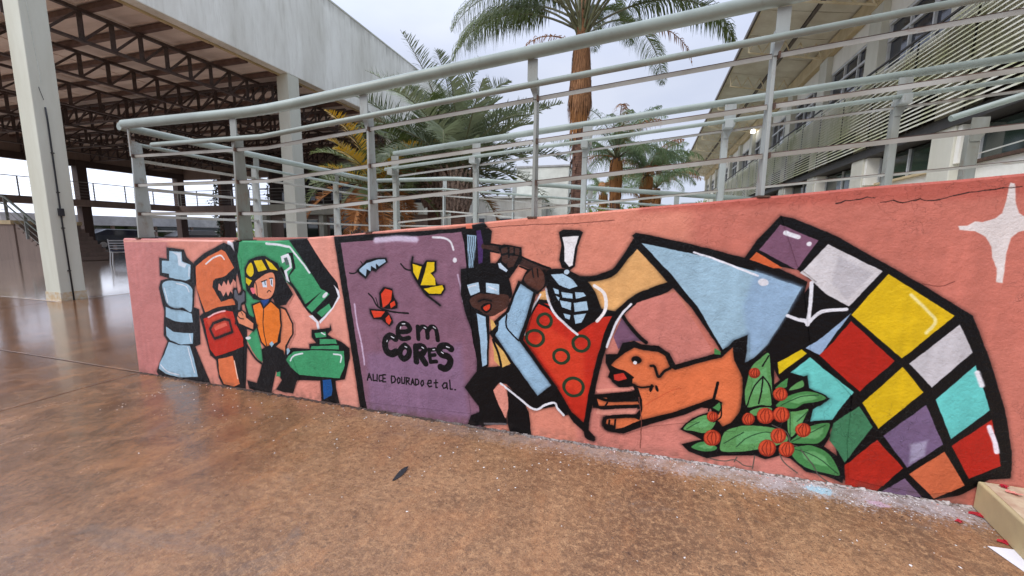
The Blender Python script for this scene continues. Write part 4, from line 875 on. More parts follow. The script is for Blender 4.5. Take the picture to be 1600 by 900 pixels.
labs = {'painted_chess_king': 'painted pale blue chess king in thick black outline', 'painted_wrench': 'painted orange and red pipe wrench with jagged teeth',
        'painted_woman_in_helmet': 'painted woman in orange vest and yellow hard hat holding a small wrench', 'painted_lettered_panel': 'painted mauve panel with leaves, a red butterfly and the words em CORES',
        'painted_man_in_jacket': 'painted man in light blue jacket and glasses swinging a long hammer', 'painted_dog': 'painted leaping orange dog with open red mouth',
        'painted_patchwork': 'painted patchwork of yellow, red, white, turquoise and mauve squares'}
for i, (nm, c) in enumerate(FIGS.items()):
    pts = [(c[j], c[j+1]) for j in range(0, len(c), 2)]
    v3 = [Vector((x, -.001-.0005*i, max(z, .004))) for x, z in pts]
    tris = tessellate_polygon([v3]); me = bpy.data.meshes.new(nm)
    me.from_pydata([tuple(v) for v in v3], [], [tuple(q) for q in tris]); me.materials.append(M['mural']); uv_project(me)
    for p in me.polygons:
        if p.normal.y > 0: p.flip()
    me.update()
    o = bpy.data.objects.new(nm, me); col.objects.link(o); o.parent = wall; o['label'] = labs[nm]
# end wall, ramp flights behind (mostly hidden)
ew = MB().prism([(.142, 0), (3.72, 0), (3.72, H0-.002), (.142, H0-.002)], 0, -4.41, -4.27).build('end_wall', 'pinkside', wall)
rw = MB().prism([(-4.26, 0), (3.6, 0), (3.6, .78), (-2.96, H0-.004), (-4.26, H0-.004)], 1, 3.58, 3.72).build('rear_wall', 'pinkside', wall)
rp = MB().prism([(-4.26, 0), (3.6, 0), (3.6, 1.62), (-2.7, 1.12), (-4.26, 1.12)], 1, .145, 1.56).build('ramp_upper_flight', 'fascia'); tag(rp, kind='structure')
rp = MB().prism([(-2.7, 0), (3.6, 0), (3.6, .6), (-2.7, 1.12)], 1, 1.86, 3.57).build('ramp_lower_flight', 'fascia'); tag(rp, kind='structure')
rp = MB().box(-4.26, -2.705, 1.57, 3.57, 0, 1.12).build('ramp_landing', 'fascia'); tag(rp, kind='structure')
ck = thing('central_kerb_wall', (-2.69, 1.7, 0), 'low concrete kerb wall between the two ramp flights', 'kerb')
MB().prism([(-2.69, 0), (3.6, 0), (3.6, 1.72), (-2.69, 1.2)], 1, 1.565, 1.75).build('kerb_body', 'fascia', ck, off=(-2.69, 1.7, 0))

# beige block at the foot of the wall
bl = thing('beige_kerb_block', (1.75, 0, 0), 'low beige painted concrete block against the right end of the mural', 'block')
MB().prism([(1.752, -.004), (1.672, -.42), (1.60, -1.5), (3.5, -1.5), (3.5, -.004)], 2, .001, .148).build('block_body', 'beige', bl, off=(1.75, 0, 0), bevel=.008)
MB().prism([(1.768, -.02), (1.69, -.42), (1.62, -1.48), (3.48, -1.48), (3.48, -.02)], 2, .146, .151).build('block_top_paint', 'beige_edge', bl, off=(1.75, 0, 0))

# ================================================================== HANDRAILS
def post(par, x, y, z0, z1, face, off, wd=(.14, .085), th=.03, br=1, bs=1, yaw=0):
    """tapered flat steel post with a bracket carrying the top rail; face: -1 faces the camera side"""
    b = MB(); c, s = math.cos(yaw), math.sin(yaw)
    def W(a, d, z): return (x+a*c-d*s, y+a*s+d*c, z)
    d0, d1 = wd; ch = .035
    prof = [(-d0/2, z0), (d0/2, z0), (d1/2, z1-.02), (d1/2-ch, z1), (-d1/2, z1)]
    vs = [W(-th/2, d, z) for d, z in prof]+[W(th/2, d, z) for d, z in prof]; n_ = len(prof)
    b.add(vs, [tuple(range(n_)), tuple(range(2*n_-1, n_-1, -1))]+[(i, (i+1) % n_, (i+1) % n_+n_, i+n_) for i in range(n_)])
    p = b.build('post', 'post', par, off=off, bevel=.003)
    if br:
        q = MB(); h = br; e_ = th/2
        r_ = e_+(.042 if bs > 0 else 0); l_ = -e_-(.042 if bs < 0 else 0)
        pr = [(-e_*.8, z1-.13), (e_*.8, z1-.13), (r_, z1-.02), (r_, z1+h), (l_, z1+h), (l_, z1-.02)]
        dd = -d1/2+.004 if face < 0 else 0
        vs = [W(u_, dd-.014, z) for u_, z in pr]+[W(u_, dd-.004, z) for u_, z in pr]; n_ = len(pr)
        q.add(vs, [tuple(range(n_)), tuple(range(2*n_-1, n_-1, -1))]+[(i, (i+1) % n_, (i+1) % n_+n_, i+n_) for i in range(n_)])
        q.build('rail_bracket', 'post', par, off=off)
    return p
def angle_bar(par, pts, off, y=None, side=-1, h=.022, d=.04):
    """rolled steel angle: light upright leg, thin rusty top flange towards the camera side"""
    b = MB()
    for a, c in zip(pts[:-1], pts[1:]):
        a = Vector(a); c = Vector(c); dr = (c-a); nrm = Vector((dr.y, -dr.x, 0)).normalized()*(-side*-1)
        b.bar(a, c, .005, h, mi=0)
        b.bar(a+nrm*d/2+Vector((0, 0, h/2+.0025)), c+nrm*d/2+Vector((0, 0, h/2+.0025)), d, .005, mi=1)
    return b.build('infill_bar', ['bar', 'bar_dark'], par, off=off)
# --- front rail on the mural wall
fr = thing('front_ramp_railing', (-4.21, .07, H0), 'grey-green steel railing standing on top of the painted wall', 'railing'); FO = (-4.21, .07, H0)
YR = .07
ppx = [-4.22, -3.04, -1.8, -.59, .68, 1.95, 3.2]
for i, x in enumerate(ppx):
    post(fr, x, YR, topz(x), topz(x)+.845, -1, FO, wd=(.125, .08) if x < -2 else (.1, .06), th=.019, br=.10, bs=(0, 1, -1, -1, 1, 1, 1)[i])
    w_ = MB().box(x-.03, x+.03, YR-.075, YR+.075, topz(x)-.004, topz(x)+.006).build('base_weld', 'rust', fr, off=FO)
def rise(z, y, xs_): return [(x, y, z+topz(x)-H0+H0) for x in xs_]
xr = [-4.26, XK-.3, XK-.12, XK+.06, XK+.3, 3.5]
MB().tube([(x, .02, (topz(x) if abs(x-XK) > .25 else H0+S_*(max(0, (x-XK+.3))**2/(4*.3)))+.982) for x in xr], .037, 20).build('top_rail', 'pipe', fr, smooth=True, off=FO)
MB().tube([(-3.98, .10, H0+.81)]+[(x, .0, topz(x)+.79) for x in (-3.9, -3.0, XK, XK+.2, -1.5, 3.5)], .018, 14).build('hand_pipe', 'pipe', fr, smooth=True, off=FO)
for hh in (.715, .465, .215):
    for i in range(len(ppx)-1):
        a, c = ppx[i]+.014, ppx[i+1]-.014
        pts = [(a, YR-.03, topz(a)+hh), (c, YR-.03, topz(c)+hh)]
        if a < XK < c: pts.insert(1, (XK, YR-.03, topz(XK)+hh))
        angle_bar(fr, pts, FO)
        MB().box(a-.004, a+.006, YR-.052, YR-.02, topz(a)+hh-.014, topz(a)+hh+.015).build('weld', 'rust', fr, off=FO)
# --- side rail across the landing and rear rail
rr = thing('rear_ramp_railing', (-4.41, 3.65, H0), 'grey steel railing around the back of the landing and down the far flight', 'railing'); RO = (-4.41, 3.65, H0)
LX = -4.34
def rz(x): return H0-.087*max(0, x+2.96)
path = [(LX, .03, H0+.975), (LX, 3.45, H0+.975), (-4.26, 3.62, H0+.975), (-2.96, 3.62, H0+.975), (-2.7, 3.62, H0+.965), (2.9, 3.62, rz(2.9)+.975)]
MB().tube(path, .034, 16).build('top_rail', 'pipe', rr, smooth=True, off=RO)
MB().tube([(LX+.07, .10, H0+.83), (LX+.07, 3.4, H0+.8), (-4.2, 3.54, H0+.8), (-2.96, 3.54, H0+.8), (2.9, 3.54, rz(2.9)+.80)], .017, 12).build('hand_pipe', 'pipe', rr, smooth=True, off=RO)
yp = [1.32, 2.68]
for y in yp: post(rr, LX, y, H0, H0+.845, 1, RO, wd=(.12, .08), th=.026, br=.1, yaw=R(90))
xp2 = [-4.3, -2.98, -1.78, -.6, .6, 1.8]
for x in xp2: post(rr, x, 3.62, rz(x), rz(x)+.845, 1, RO, wd=(.1, .06), th=.026, br=.1)
for hh in (.7, .45, .2):
    ys = [.1]+yp+[3.6]
    for a, c in zip(ys[:-1], ys[1:]):
        o_ = MB().bar((LX, a, H0+hh), (LX, c, H0+hh), .03, .026).build('infill_bar', 'bar', rr, off=RO)
    for a, c in zip(xp2[:-1], xp2[1:]): MB().bar((a, 3.62, rz(a)+hh), (c, 3.62, rz(c)+hh), .03, .022).build('infill_bar', 'bar', rr, off=RO)
# --- centre rail between flights
cr_ = thing('centre_ramp_railing', (-2.64, 1.66, 1.2), 'grey steel railing between the two ramp flights, with twin pipes on box brackets', 'railing'); CO = (-2.64, 1.66, 1.2)
def cz(x): return 2.25+S_*(x+2.64)
MB().tube([(-2.64, 1.66, 2.25), (3.5, 1.66, cz(3.5))], .031, 16).build('top_rail', 'pipe', cr_, smooth=True, off=CO)
MB().tube([(-2.70, 1.56, 2.065), (3.5, 1.56, cz(3.5)-.19)], .018, 12).build('hand_pipe', 'pipe', cr_, smooth=True, off=CO)
xc_ = [-2.63, -1.63, -.46, .79, 2.03, 3.2]
for x in xc_:
    post(cr_, x, 1.66, cz(x)-1.05, cz(x)-.19, -1, CO, wd=(.075, .06), th=.05, br=.16)
    MB().box(x-.03, x+.035, 1.535, 1.66, cz(x)-.245, cz(x)-.18).build('box_bracket', 'post', cr_, off=CO)
for hh in (.255, .52, .78):
    for a, c in zip(xc_[:-1], xc_[1:]): angle_bar(cr_, [(a+.025, 1.64, cz(a)-hh), (c-.025, 1.64, cz(c)-hh)], CO, h=.018, d=.022)
# --- short stair rail at the right
sr = thing('stair_handrail', (3.0, 2.6, 1.6), 'short grey pipe handrail at far right before the building windows', 'handrail'); SO = (3.0, 2.6, 1.6)
MB().tube([(2.94, 2.6, 2.52), (4.3, 2.6, 2.98)], .03, 12).build('top_rail', 'pipe', sr, smooth=True, off=SO)
for x in (3.13, 4.1):
    post(sr, x, 2.6, 1.4, 2.42+(x-3.13)*.33, -1, SO, wd=(.09, .06), th=.09, br=.09)
MB().bar((3.13, 2.58, 2.16), (4.1, 2.58, 2.49), .012, .012).build('infill_bar', 'bar', sr, off=SO)
pl = MB().box(2.4, 5.9, 1.9, 5, 0, 1.5).build('upper_terrace', 'fascia'); tag(pl, kind='structure')

# ================================================================== PAVILION
PX = -10.15
pav = thing('open_pavilion', (-20, 10, 0), 'large open concrete pavilion with deep white fascia and brown roof trusses', 'building'); PO = (-20, 10, 0)
def pc(x0, x1, y0, y1, z1, m, lab=None, z0=0, bev=.012):
    o = MB().box(x0, x1, y0, y1, z0, z1).build('column', m, pav, off=PO, bevel=bev)
    if lab: o['label'] = lab
    return o
c1 = MB().box(PX-.44, PX, 2.1, 2.46, 0, 6.1).build('column', 'column', pav, off=PO, bevel=.012); c1['label'] = 'tall pale corner column with a black cable conduit'
cd = MB().tube([(PX+.012, 2.245, 3.5), (PX+.015, 2.25, 3.3), (PX+.015, 2.25, 1.62), (PX+.015, 2.265, 0)], .012, 8); cd.build('conduit', 'black', c1, smooth=True, off=PO)
MB().tube([(PX+.012, 2.24, 3.62), (PX+.012, 2.205, 3.78), (PX+.01, 2.2, 3.83)], .004, 6).build('cable_end', 'black', c1, off=PO)
for zz in (1.35, 2.0, 2.7, .55): MB().box(PX+.001, PX+.03, 2.233, 2.275, zz, zz+.02).build('conduit_clip', 'darksteel_and_shade', c1, off=PO)
MB().box(PX+.001, PX+.05, 2.215, 2.29, 1.58, 1.72).build('junction_box', 'black', c1, off=PO, bevel=.006)
MB().box(PX-.45, PX+.006, 2.094, 2.47, .0, .16).build('muddy_foot', plain('mud_stained_column_foot', srgb(176, 150, 112), srgb(186, 182, 166), 14, .8), c1, off=PO)
MB().bar((PX+.003, 2.17, 6.0), (PX+.003, 2.24, 3.9), .004, .012, (1, 0, 0)).build('pale_drip_line', 'white', c1, off=PO)
pc(PX-.44, PX, 7.68, 8.1, 6.1, 'column', 'second pale column carrying the fascia, behind the railing')
pc(PX-.44, PX, 13.3, 13.7, 6.1, 'column', 'third pale column behind the palms')
pc(PX-.44, PX, 18.6, 19, 6.1, 'column')
fb = MB().box(PX-.3, PX+.004, 2.1, 19.0, 6.1, 9.12).build('fascia_beam', 'fascia', pav, off=PO, bevel=.02)
MB().box(PX-.3, PX+.012, 2.1, 19.0, 9.121, 9.18).build('coping', 'column', pav, off=PO)
MB().box(-31.4, PX-.31, 2.1, 2.4, 6.1, 9.1).build('fascia_beam', 'fascia', pav, off=PO)
MB().box(PX-.36, PX-.302, 2.41, 19.0, 6.06, 6.13).build('beam_ledge', 'btan', pav, off=PO)
# roof sheets between the purlins, with folded ribs
Y0, Y1 = 2.41, 19.0
ny = int((Y1-Y0)/.95)
for i in range(ny+1):
    ya = Y0+.95*i; yb = min(ya+.945, Y1)
    if yb-ya < .1: continue
    b = MB(); xs_ = -31.0; b.box(-31.2, PX-.31, ya, yb, 6.16, 6.2)
    x = PX-1.6
    while x > -31: b.box(x-.02, x+.02, ya, yb, 6.135, 6.161); x -= 1.9
    for q in (.3, .62): b.box(-31.2, PX-.31, ya+q, ya+q+.015, 6.145, 6.161)
    b.build('roof_sheet', 'deck', pav, off=PO)
for i in range(18):
    y = 2.81+.95*i
    if y > Y1: break
    MB().box(-31.0, PX-.34, y-.06, y+.06, 6.02, 6.134).build('purlin', 'purlin', pav, off=PO)
def truss(axis, c, lo, hi, zt, zb, step, near, dbl=False):
    b = MB(); W = (lambda t, z: (c, t, z)) if axis == 1 else (lambda t, z: (t, c, z))
    tr_ = MB().bar(W(lo, zt), W(hi, zt), .09, .07).build('truss', 'truss', pav, off=PO)
    MB().bar(W(lo, zb), W(hi, zb), .1, .05).build('bottom_chord', 'truss', tr_, off=PO) if near else b.bar(W(lo, zb), W(hi, zb), .09, .05)
    t = lo; i = 0
    while t < hi-.01:
        t2 = min(t+step, hi)
        q = b if not near else MB()
        for s_ in (-.025, .025):
            a_ = W(t, zt); c_ = W(t, zb)
            dx = (s_, 0) if axis == 0 else (0, s_)
            if axis == 1: q.bar((c+s_*0, t+s_, zt), (c, t+s_, zb), .05, .014)
            else: q.bar((t+s_, c, zt), (t+s_, c, zb), .05, .014)
        if near: q.build('vertical_strut', 'truss', tr_, off=PO); q = MB()
        q.bar(W(t, zb), W(t2, zt), .045, .045)
        if near: q.build('diagonal_strut', 'truss', tr_, off=PO)
        t = t2; i += 1
    if not near: b.build('web', 'truss', tr_, off=PO)
truss(1, -11.5, 2.5, 18.9, 5.98, 5.36, .55, True)
truss(1, -14.2, 2.5, 18.9, 5.98, 5.36, .6, True)
for i, x in enumerate((-17.5, -20.9, -24.3, -27.7)): truss(1, x, 2.5, 18.9, 5.98, 5.3, .75, False)
for i, y in enumerate((7.9, 10.7, 13.5, 16.3)): truss(0, y, -31, PX-.4, 5.96, 5.34, .8, False)
# far side: beam, columns, raised walkway
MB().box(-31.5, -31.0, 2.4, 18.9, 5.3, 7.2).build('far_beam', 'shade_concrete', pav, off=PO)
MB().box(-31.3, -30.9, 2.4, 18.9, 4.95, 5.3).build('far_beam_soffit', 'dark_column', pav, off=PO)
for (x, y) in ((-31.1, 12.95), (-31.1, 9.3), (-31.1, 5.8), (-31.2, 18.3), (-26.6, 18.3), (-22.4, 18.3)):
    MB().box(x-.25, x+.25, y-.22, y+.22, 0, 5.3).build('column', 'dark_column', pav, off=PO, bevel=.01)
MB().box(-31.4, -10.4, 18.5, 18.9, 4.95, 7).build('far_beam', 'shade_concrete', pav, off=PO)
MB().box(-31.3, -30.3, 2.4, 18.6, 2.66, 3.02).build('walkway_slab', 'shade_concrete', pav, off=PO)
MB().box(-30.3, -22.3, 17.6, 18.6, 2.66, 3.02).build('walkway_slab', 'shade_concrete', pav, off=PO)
def thinrail(nm, lab, pts, hgt, nb, post_step, cat='railing', r=.022, par=None):
    t = thing(nm, pts[0], lab, cat); o = pts[0]
    tot = 0
    MB().tube([(x, y, z+hgt) for x, y, z in pts], r, 8).build('top_rail', 'bar', t, off=o)
    for kk in range(nb):
        MB().tube([(x, y, z+hgt*(kk+1)/(nb+1)) for x, y, z in pts], r*.4, 6).build('infill_rod', 'bar', t, off=o)
    for a, c in zip(pts[:-1], pts[1:]):
        L = (Vector(c)-Vector(a)).length; m = max(1, int(L/post_step))
        for q in range(m+1):
            P_ = Vector(a).lerp(Vector(c), q/m); MB().bar(P_, P_+Vector((0, 0, hgt)), .05, .03).build('post', 'bar', t, off=o)
    return t
thinrail('walkway_railing', 'thin grey railing along the raised walkway against the bright sky', [(-30.45, 2.6, 3.02), (-30.45, 17.7, 3.02)], 1.0, 5, 1.5)
thinrail('gallery_railing', 'thin railing on the walkway in front of vine covered trunks', [(-30.2, 17.7, 3.02), (-22.4, 17.7, 3.02)], 1.0, 5, 1.4)
# end block of the pavilion: two storeys in the shade behind the second column
eb = thing('two_storey_end_block', (-16, 17, 0), 'shaded two-storey block with dark doorways behind the second pale column', 'building'); EO = (-16, 17, 0)
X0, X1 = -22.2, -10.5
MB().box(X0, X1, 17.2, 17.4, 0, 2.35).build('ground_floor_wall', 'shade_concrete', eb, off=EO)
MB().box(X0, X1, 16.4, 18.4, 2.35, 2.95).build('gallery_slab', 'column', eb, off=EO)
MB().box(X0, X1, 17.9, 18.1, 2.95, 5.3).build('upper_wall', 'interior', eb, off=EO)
for x in (-21.9, -19.2, -17.6, -12.2): MB().box(x-.16, x+.16, 16.9, 17.195, 0, 2.35).build('pilaster', 'column', eb, off=EO)
for (x0, x1, z0, z1) in ((-20.7, -19.9, .1, 2.1), (-18.9, -18.1, .9, 2.05), (-17.2, -12.6, .05, 2.2)):
    d = MB().box(x0, x1, 17.15, 17.19, z0, z1).build('dark_opening', 'glass_green', eb, off=EO)
    MB().box(x0-.05, x1+.05, 17.12, 17.149, z1, z1+.06).build('lintel', 'bcol', d, off=EO)
for (x0, x1) in ((-21.4, -20.2), (-19.4, -18.2), (-17.6, -16.0), (-15.0, -13.4)):
    wd_ = MB().box(x0, x1, 17.85, 17.89, 3.3, 4.7).build('window', 'glass', eb, off=EO)
    MB().box((x0+x1)/2-.03, (x0+x1)/2+.03, 17.82, 17.849, 3.3, 4.7).build('mullion', 'bar', wd_, off=EO)
thinrail('end_block_gallery_railing', 'thin railing on the upper gallery of the shaded end block', [(X0, 16.5, 2.95), (X1, 16.5, 2.95)], .95, 4, 1.2)

# stair and landing at the far left
st = thing('concrete_stair', (-24, 7.5, 0), 'grey concrete landing with stair descending behind the corner column', 'stair'); TO = (-24, 7.5, 0)
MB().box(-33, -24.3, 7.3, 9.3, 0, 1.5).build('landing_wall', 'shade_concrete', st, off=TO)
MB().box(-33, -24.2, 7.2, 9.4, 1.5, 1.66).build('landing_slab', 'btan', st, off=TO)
MB().prism([(-24.29, 0), (-22.1, 0), (-24.29, 1.45)], 1, 7.35, 9.2).build('stair_flight', 'shade_concrete', st, off=TO)
for i in range(9):
    x = -24.2+i*.25; z = 1.5-i*.165; MB().box(x, x+.26, 7.32, 9.22, z-.16, z).build('step', 'shade_concrete', st, off=TO)
srl = thing('stair_railing', (-24, 7.3, 1.6), 'pale pipe railing bending down the stair at far left', 'railing'); T2 = (-24, 7.3, 1.6)
for dz, r_ in ((0, .045), (-.3, .03)):
    MB().tube([(-31, 7.3, 2.85+dz), (-26, 7.3, 2.78+dz), (-24.6, 7.3, 2.62+dz), (-22.2, 7.3, 1.2+dz)], r_, 8).build('pipe_rail', 'pipe', srl, smooth=True, off=T2)
for x, z0, z1 in ((-28.5, 1.66, 2.8), (-26.7, 1.66, 2.78), (-24.6, 1.66, 2.6), (-23.4, .9, 1.9), (-22.3, .2, 1.25)):
    MB().bar((x, 7.3, z0), (x, 7.3, z1), .09, .05).build('post', 'post', srl, off=T2)
for dz in (-.55, -.8): MB().tube([(-31, 7.3, 2.85+dz), (-26, 7.3, 2.78+dz), (-24.6, 7.3, 2.62+dz), (-22.2, 7.3, 1.2+dz)], .012, 6).build('infill_rod', 'bar', srl, off=T2)

# low grey building and parked cars beyond the hall
lb = thing('low_grey_shelter', (-38, 18, 0), 'low flat-roofed grey shelter beyond the far walkway', 'building'); LO = (-38, 18, 0)
MB().box(-42, -37.2, 12, 30, 1.62, 2.32).build('roof_slab', 'roofgrey', lb, off=LO)
MB().box(-42, -41.8, 12, 30, 0, 1.62).build('back_wall', 'glass_green', lb, off=LO)
for y in (12.3, 14.8, 17.6, 20.4, 23.2): MB().box(-37.6, -37.4, y-.08, y+.08, 0, 1.62).build('post', 'shade_concrete', lb, off=LO)
MB().box(-37.5, -37.4, 12, 30, 1.2, 1.3).build('side_rail', 'white', lb, off=LO)
def car(loc, lab, paint, rz_=0):
    t = thing('parked_car', loc, lab, 'car', 'cars parked beyond the hall', rz_)
    pr = [(-2.1, .3), (2.1, .3), (2.15, .75), (1.3, .9), (.75, 1.32), (-1.1, 1.36), (-1.95, .95), (-2.15, .85)]
    MB().prism(pr, 1, -.85, .85).build('body', paint, t, bevel=.06)
    gp = [(1.18, .93), (.7, 1.28), (-1.02, 1.31), (-1.7, .97)]
    MB().prism(gp, 1, -.862, -.853).build('side_window', 'glass', t); MB().prism(gp, 1, .853, .862).build('side_window', 'glass', t)
    for x in (-1.35, 1.35):
        for y in (-.8, .8):
            w1 = MB().tube([(x, y-.1, .31), (x, y+.1, .31)], .31, 20).build('wheel', 'tyre', t, smooth=True)
            MB().tube([(x, y-.105, .31), (x, y+.105, .31)], .19, 14).build('rim', 'alloy', w1)
    for y in (-.6, .6): MB().box(2.1, 2.17, y-.16, y+.16, .6, .72).build('headlight', 'frame', t)
    return t
car((-34.6, 16.6, 0), 'dark parked car behind the wire chair, nearest the dark pillar', 'carpaint', R(80))
car((-35.2, 22.2, 0), 'black parked car partly hidden by the end of the mural wall', 'black', R(84))
# white wire chair
ch = thing('wire_chair', (-19.3, 8.0, 0), 'white slatted metal chair with a dark blue cushion on the wet hall floor', 'chair', rz=R(70))
for x, y in ((-.22, -.22), (.22, -.22), (-.22, .22), (.22, .22)): MB().bar((x*1.15, y*1.15, .004), (x, y, .46), .03, .03).build('leg', 'wire', ch)
MB().box(-.25, .25, -.25, .25, .45, .48).build('seat', 'wire', ch, bevel=.01)
MB().box(-.23, .23, -.23, .2, .481, .54).build('cushion', 'blue_cloth', ch, bevel=.02)
for x in (-.23, .23): MB().bar((x, .23, .48), (x*1.05, .32, .95), .025, .025).build('back_post', 'wire', ch)
for i in range(4): MB().bar((-.24, .25+.018*i, .6+.1*i), (.24, .25+.018*i, .6+.1*i), .012, .045).build('back_slat', 'wire', ch)
# distant white buildings behind the palms
wb1 = thing('tall_white_box_building', (-5.5, 23, 0), 'plain white box of a building between the date palm and the tall palm', 'building'); WO = (-5.5, 23, 0)
MB().box(-7.0, -3.7, 22, 26, 0, 5.5).build('wall', 'white', wb1, off=WO); MB().box(-7.06, -3.64, 21.94, 26.06, 5.5, 5.6).build('coping', 'roofgrey', wb1, off=WO)
MB().box(-6.2, -5.5, 21.96, 21.99, 2.0, 2.7).build('window', 'glass', wb1, off=WO)
wb2 = thing('low_streaked_white_building', (-12, 21, 0), 'long low white building with dark vertical streaks behind the palm trunks', 'building'); W2 = (-12, 21, 0)
MB().box(-17, -5.0, 20.5, 21.9, 0, 3.5).build('wall', 'dirtywhite', wb2, off=W2); MB().box(-17.1, -4.95, 20.4, 21.95, 3.5, 3.62).build('coping', 'white', wb2, off=W2)
for x in (-12.6, -9.4, -7.6): 
    o = MB().box(x, x+.8, 20.44, 20.49, 1.4, 2.3).build('window', 'glass', wb2, off=W2); MB().box(x-.04, x+.84, 20.38, 20.439, 2.3, 2.38).build('lintel', 'white', o, off=W2)

# ================================================================== RIGHT-HAND BUILDING (local: x across, y along)
rb = thing('two_storey_classroom_block', (6, 10, 0), 'two-storey pale building with long horizontal louvres and a wide tan eave', 'building', rz=R(-2.77))
CV = [-9.1+3.4*i for i in range(14)]          # columns along the facade
MB().box(.3, 6, -12, 36, 0, 2.78).build('lower_wall', 'bwhite', rb)
MB().box(.36, 6, -12, 36, 2.781, 3.5).build('lower_window_wall', 'interior', rb)
MB().box(-.08, 6, -12, 36, 3.5, 3.72).build('floor_slab', 'darksteel_and_shade', rb)  # slab coloured dark to stand for the deep shade below the slats
MB().box(.3, 6, -12, 36, 3.721, 7.9).build('upper_wall', 'interior', rb)
MB().box(-.06, .2, -12, 36, 7.45, 7.9).build('eave_beam', 'btan', rb)
for i, v in enumerate(CV):
    MB().box(-.04, .34, v-.33, v+.33, 2.2, 7.449).build('column', 'bcol', rb, bevel=.012)
    MB().box(.0, .3, v-.45, v-.335, 2.79, 3.49).build('window_jamb', 'bwhite', rb)
    if i == len(CV)-1: break
    a, c = v+.335, v+3.065
    MB().box(.12, .29, a, c, 6.86, 7.445).build('lintel_panel', 'bwhite', rb)
    wn = MB().box(.2, .24, a+.04, c-.04, 5.62, 6.86).build('window', 'glass', rb)
    for z in (5.62, 6.4, 6.82): MB().box(.13, .199, a, c, z-.035, z+.035).build('window_rail', 'frame', wn)
    for q in (0, .33, .66, 1): 
        y = a+.04+(c-a-.08)*q; MB().box(.14, .198, y-.025, y+.025, 5.66, 6.78).build('mullion', 'frame', wn)
    w2_ = MB().box(.3, .34, a+.1, c-.14, 2.83, 3.46).build('window', 'glass_green', rb)
    for q in (0, .5, 1):
        y = a+.1+(c-a-.24)*q; MB().box(.26, .299, y-.02, y+.02, 2.83, 3.46).build('mullion', 'frame', w2_)
    MB().box(.2, .299, a, c, 2.782, 2.83).build('sill', 'rust' if i % 3 == 1 else 'btan', rb)
    # parapet panels behind the louvres
    for q in range(4):
        y0 = a-.33+.85*q; MB().box(.0, .1, y0+.02, y0+.83, 4.45, 5.58).build('parapet_panel', 'mossy', rb)
SV0, SV1 = -8.0, 28.5
for i in range(21):
    z = 3.76+.088*i
    b = MB(); b.add([(-.2, SV0, z-.03), (-.195, SV0, z+.0), (-.13, SV0, z+.045), (-.135, SV0, z+.022), (-.2, SV1, z-.03), (-.195, SV1, z+.0), (-.13, SV1, z+.045), (-.135, SV1, z+.022)],
                    [(0, 1, 5, 4), (1, 2, 6, 5), (2, 3, 7, 6), (3, 0, 4, 7), (0, 3, 2, 1), (4, 5, 6, 7)])
    b.build('louvre_slat', 'slat', rb)
y = SV0
while y < SV1+.1:
    MB().box(-.124, -.1, y-.012, y+.012, 3.7, 5.62).build('louvre_post', 'darksteel_and_shade', rb); y += 1.7
MB().bar((-.13, SV0, 5.66), (-.13, SV1, 5.66), .04, .04).build('louvre_top_rail', 'darksteel_and_shade', rb)
# wide eave
def sof(u): return 7.98+(-u)*.2
y = -6.0
while y < 35:
    for (ua, ub) in ((-2.42, -1.1), (-1.0, .1)):
        b = MB(); vs = [(ua, y+.02, sof(ua)), (ub, y+.02, sof(ub)), (ub, y+1.68, sof(ub)), (ua, y+1.68, sof(ua))]
        b.add(vs+[(a_, b_, c_+.03) for a_, b_, c_ in vs], [(0, 1, 2, 3), (7, 6, 5, 4), (0, 4, 5, 1), (1, 5, 6, 2), (2, 6, 7, 3), (3, 7, 4, 0)]); b.build('soffit_panel', 'soffit', rb)
    y += 1.7
MB().add([(-2.5, -6, sof(-2.5)+.05), (.2, -6, sof(0)+.05), (.2, 35, sof(0)+.05), (-2.5, 35, sof(-2.5)+.05), (-2.5, -6, sof(-2.5)+.13), (.2, -6, sof(0)+.13), (.2, 35, sof(0)+.13), (-2.5, 35, sof(-2.5)+.13)],
         [(0, 3, 2, 1), (4, 5, 6, 7), (0, 1, 5, 4), (1, 2, 6, 5), (2, 3, 7, 6), (3, 0, 4, 7)]).build('roof_sheet', 'darksteel_and_shade', rb)
MB().add([(.2, -6, 8.1), (6, -6, 9.2), (6, 35, 9.2), (.2, 35, 8.1)], [(0, 1, 2, 3)]).build('roof_slope', 'roofgrey', rb)
MB().bar((-2.52, -6, sof(-2.5)+.03), (-2.52, 35, sof(-2.5)+.03), .05, .14).build('gutter', 'eave', rb)
MB().bar((-2.46, -6, sof(-2.5)-.045), (-2.46, 35, sof(-2.5)-.045), .03, .03).build('eave_trim', 'roofsteel', rb)
MB().bar((-1.05, -6, sof(-1.05)-.05), (-1.05, 35, sof(-1.05)-.05), .06, .1).build('eave_purlin', 'eave', rb)
for v in CV:
    if v < -6: continue
    tb = MB().bar((-.02, v, 7.5), (-2.35, v, 8.0), .045, .045).build('eave_bracket', 'roofsteel', rb)
    MB().bar((-2.35, v, 8.0), (-2.4, v, 8.4), .035, .035).build('bracket_end', 'roofsteel', tb)
    for q in range(5):
        u0 = -.1-q*.46; zz = 7.5+(-u0)*.215
        MB().bar((u0, v, zz), (u0-.23, v, sof(u0-.23)-.01), .032, .032).build('bracket_web', 'roofsteel', tb)
        MB().bar((u0-.23, v, sof(u0-.23)-.01), (u0-.46, v, 7.5+(-u0+.46)*.215), .032, .032).build('bracket_web', 'roofsteel', tb)
lp_ = MB().tube([(-.12, 14.0, 7.32), (-.12, 14.0, 7.5)], [.12, .1], 12).build('lit_lamp', 'lamp', rb)
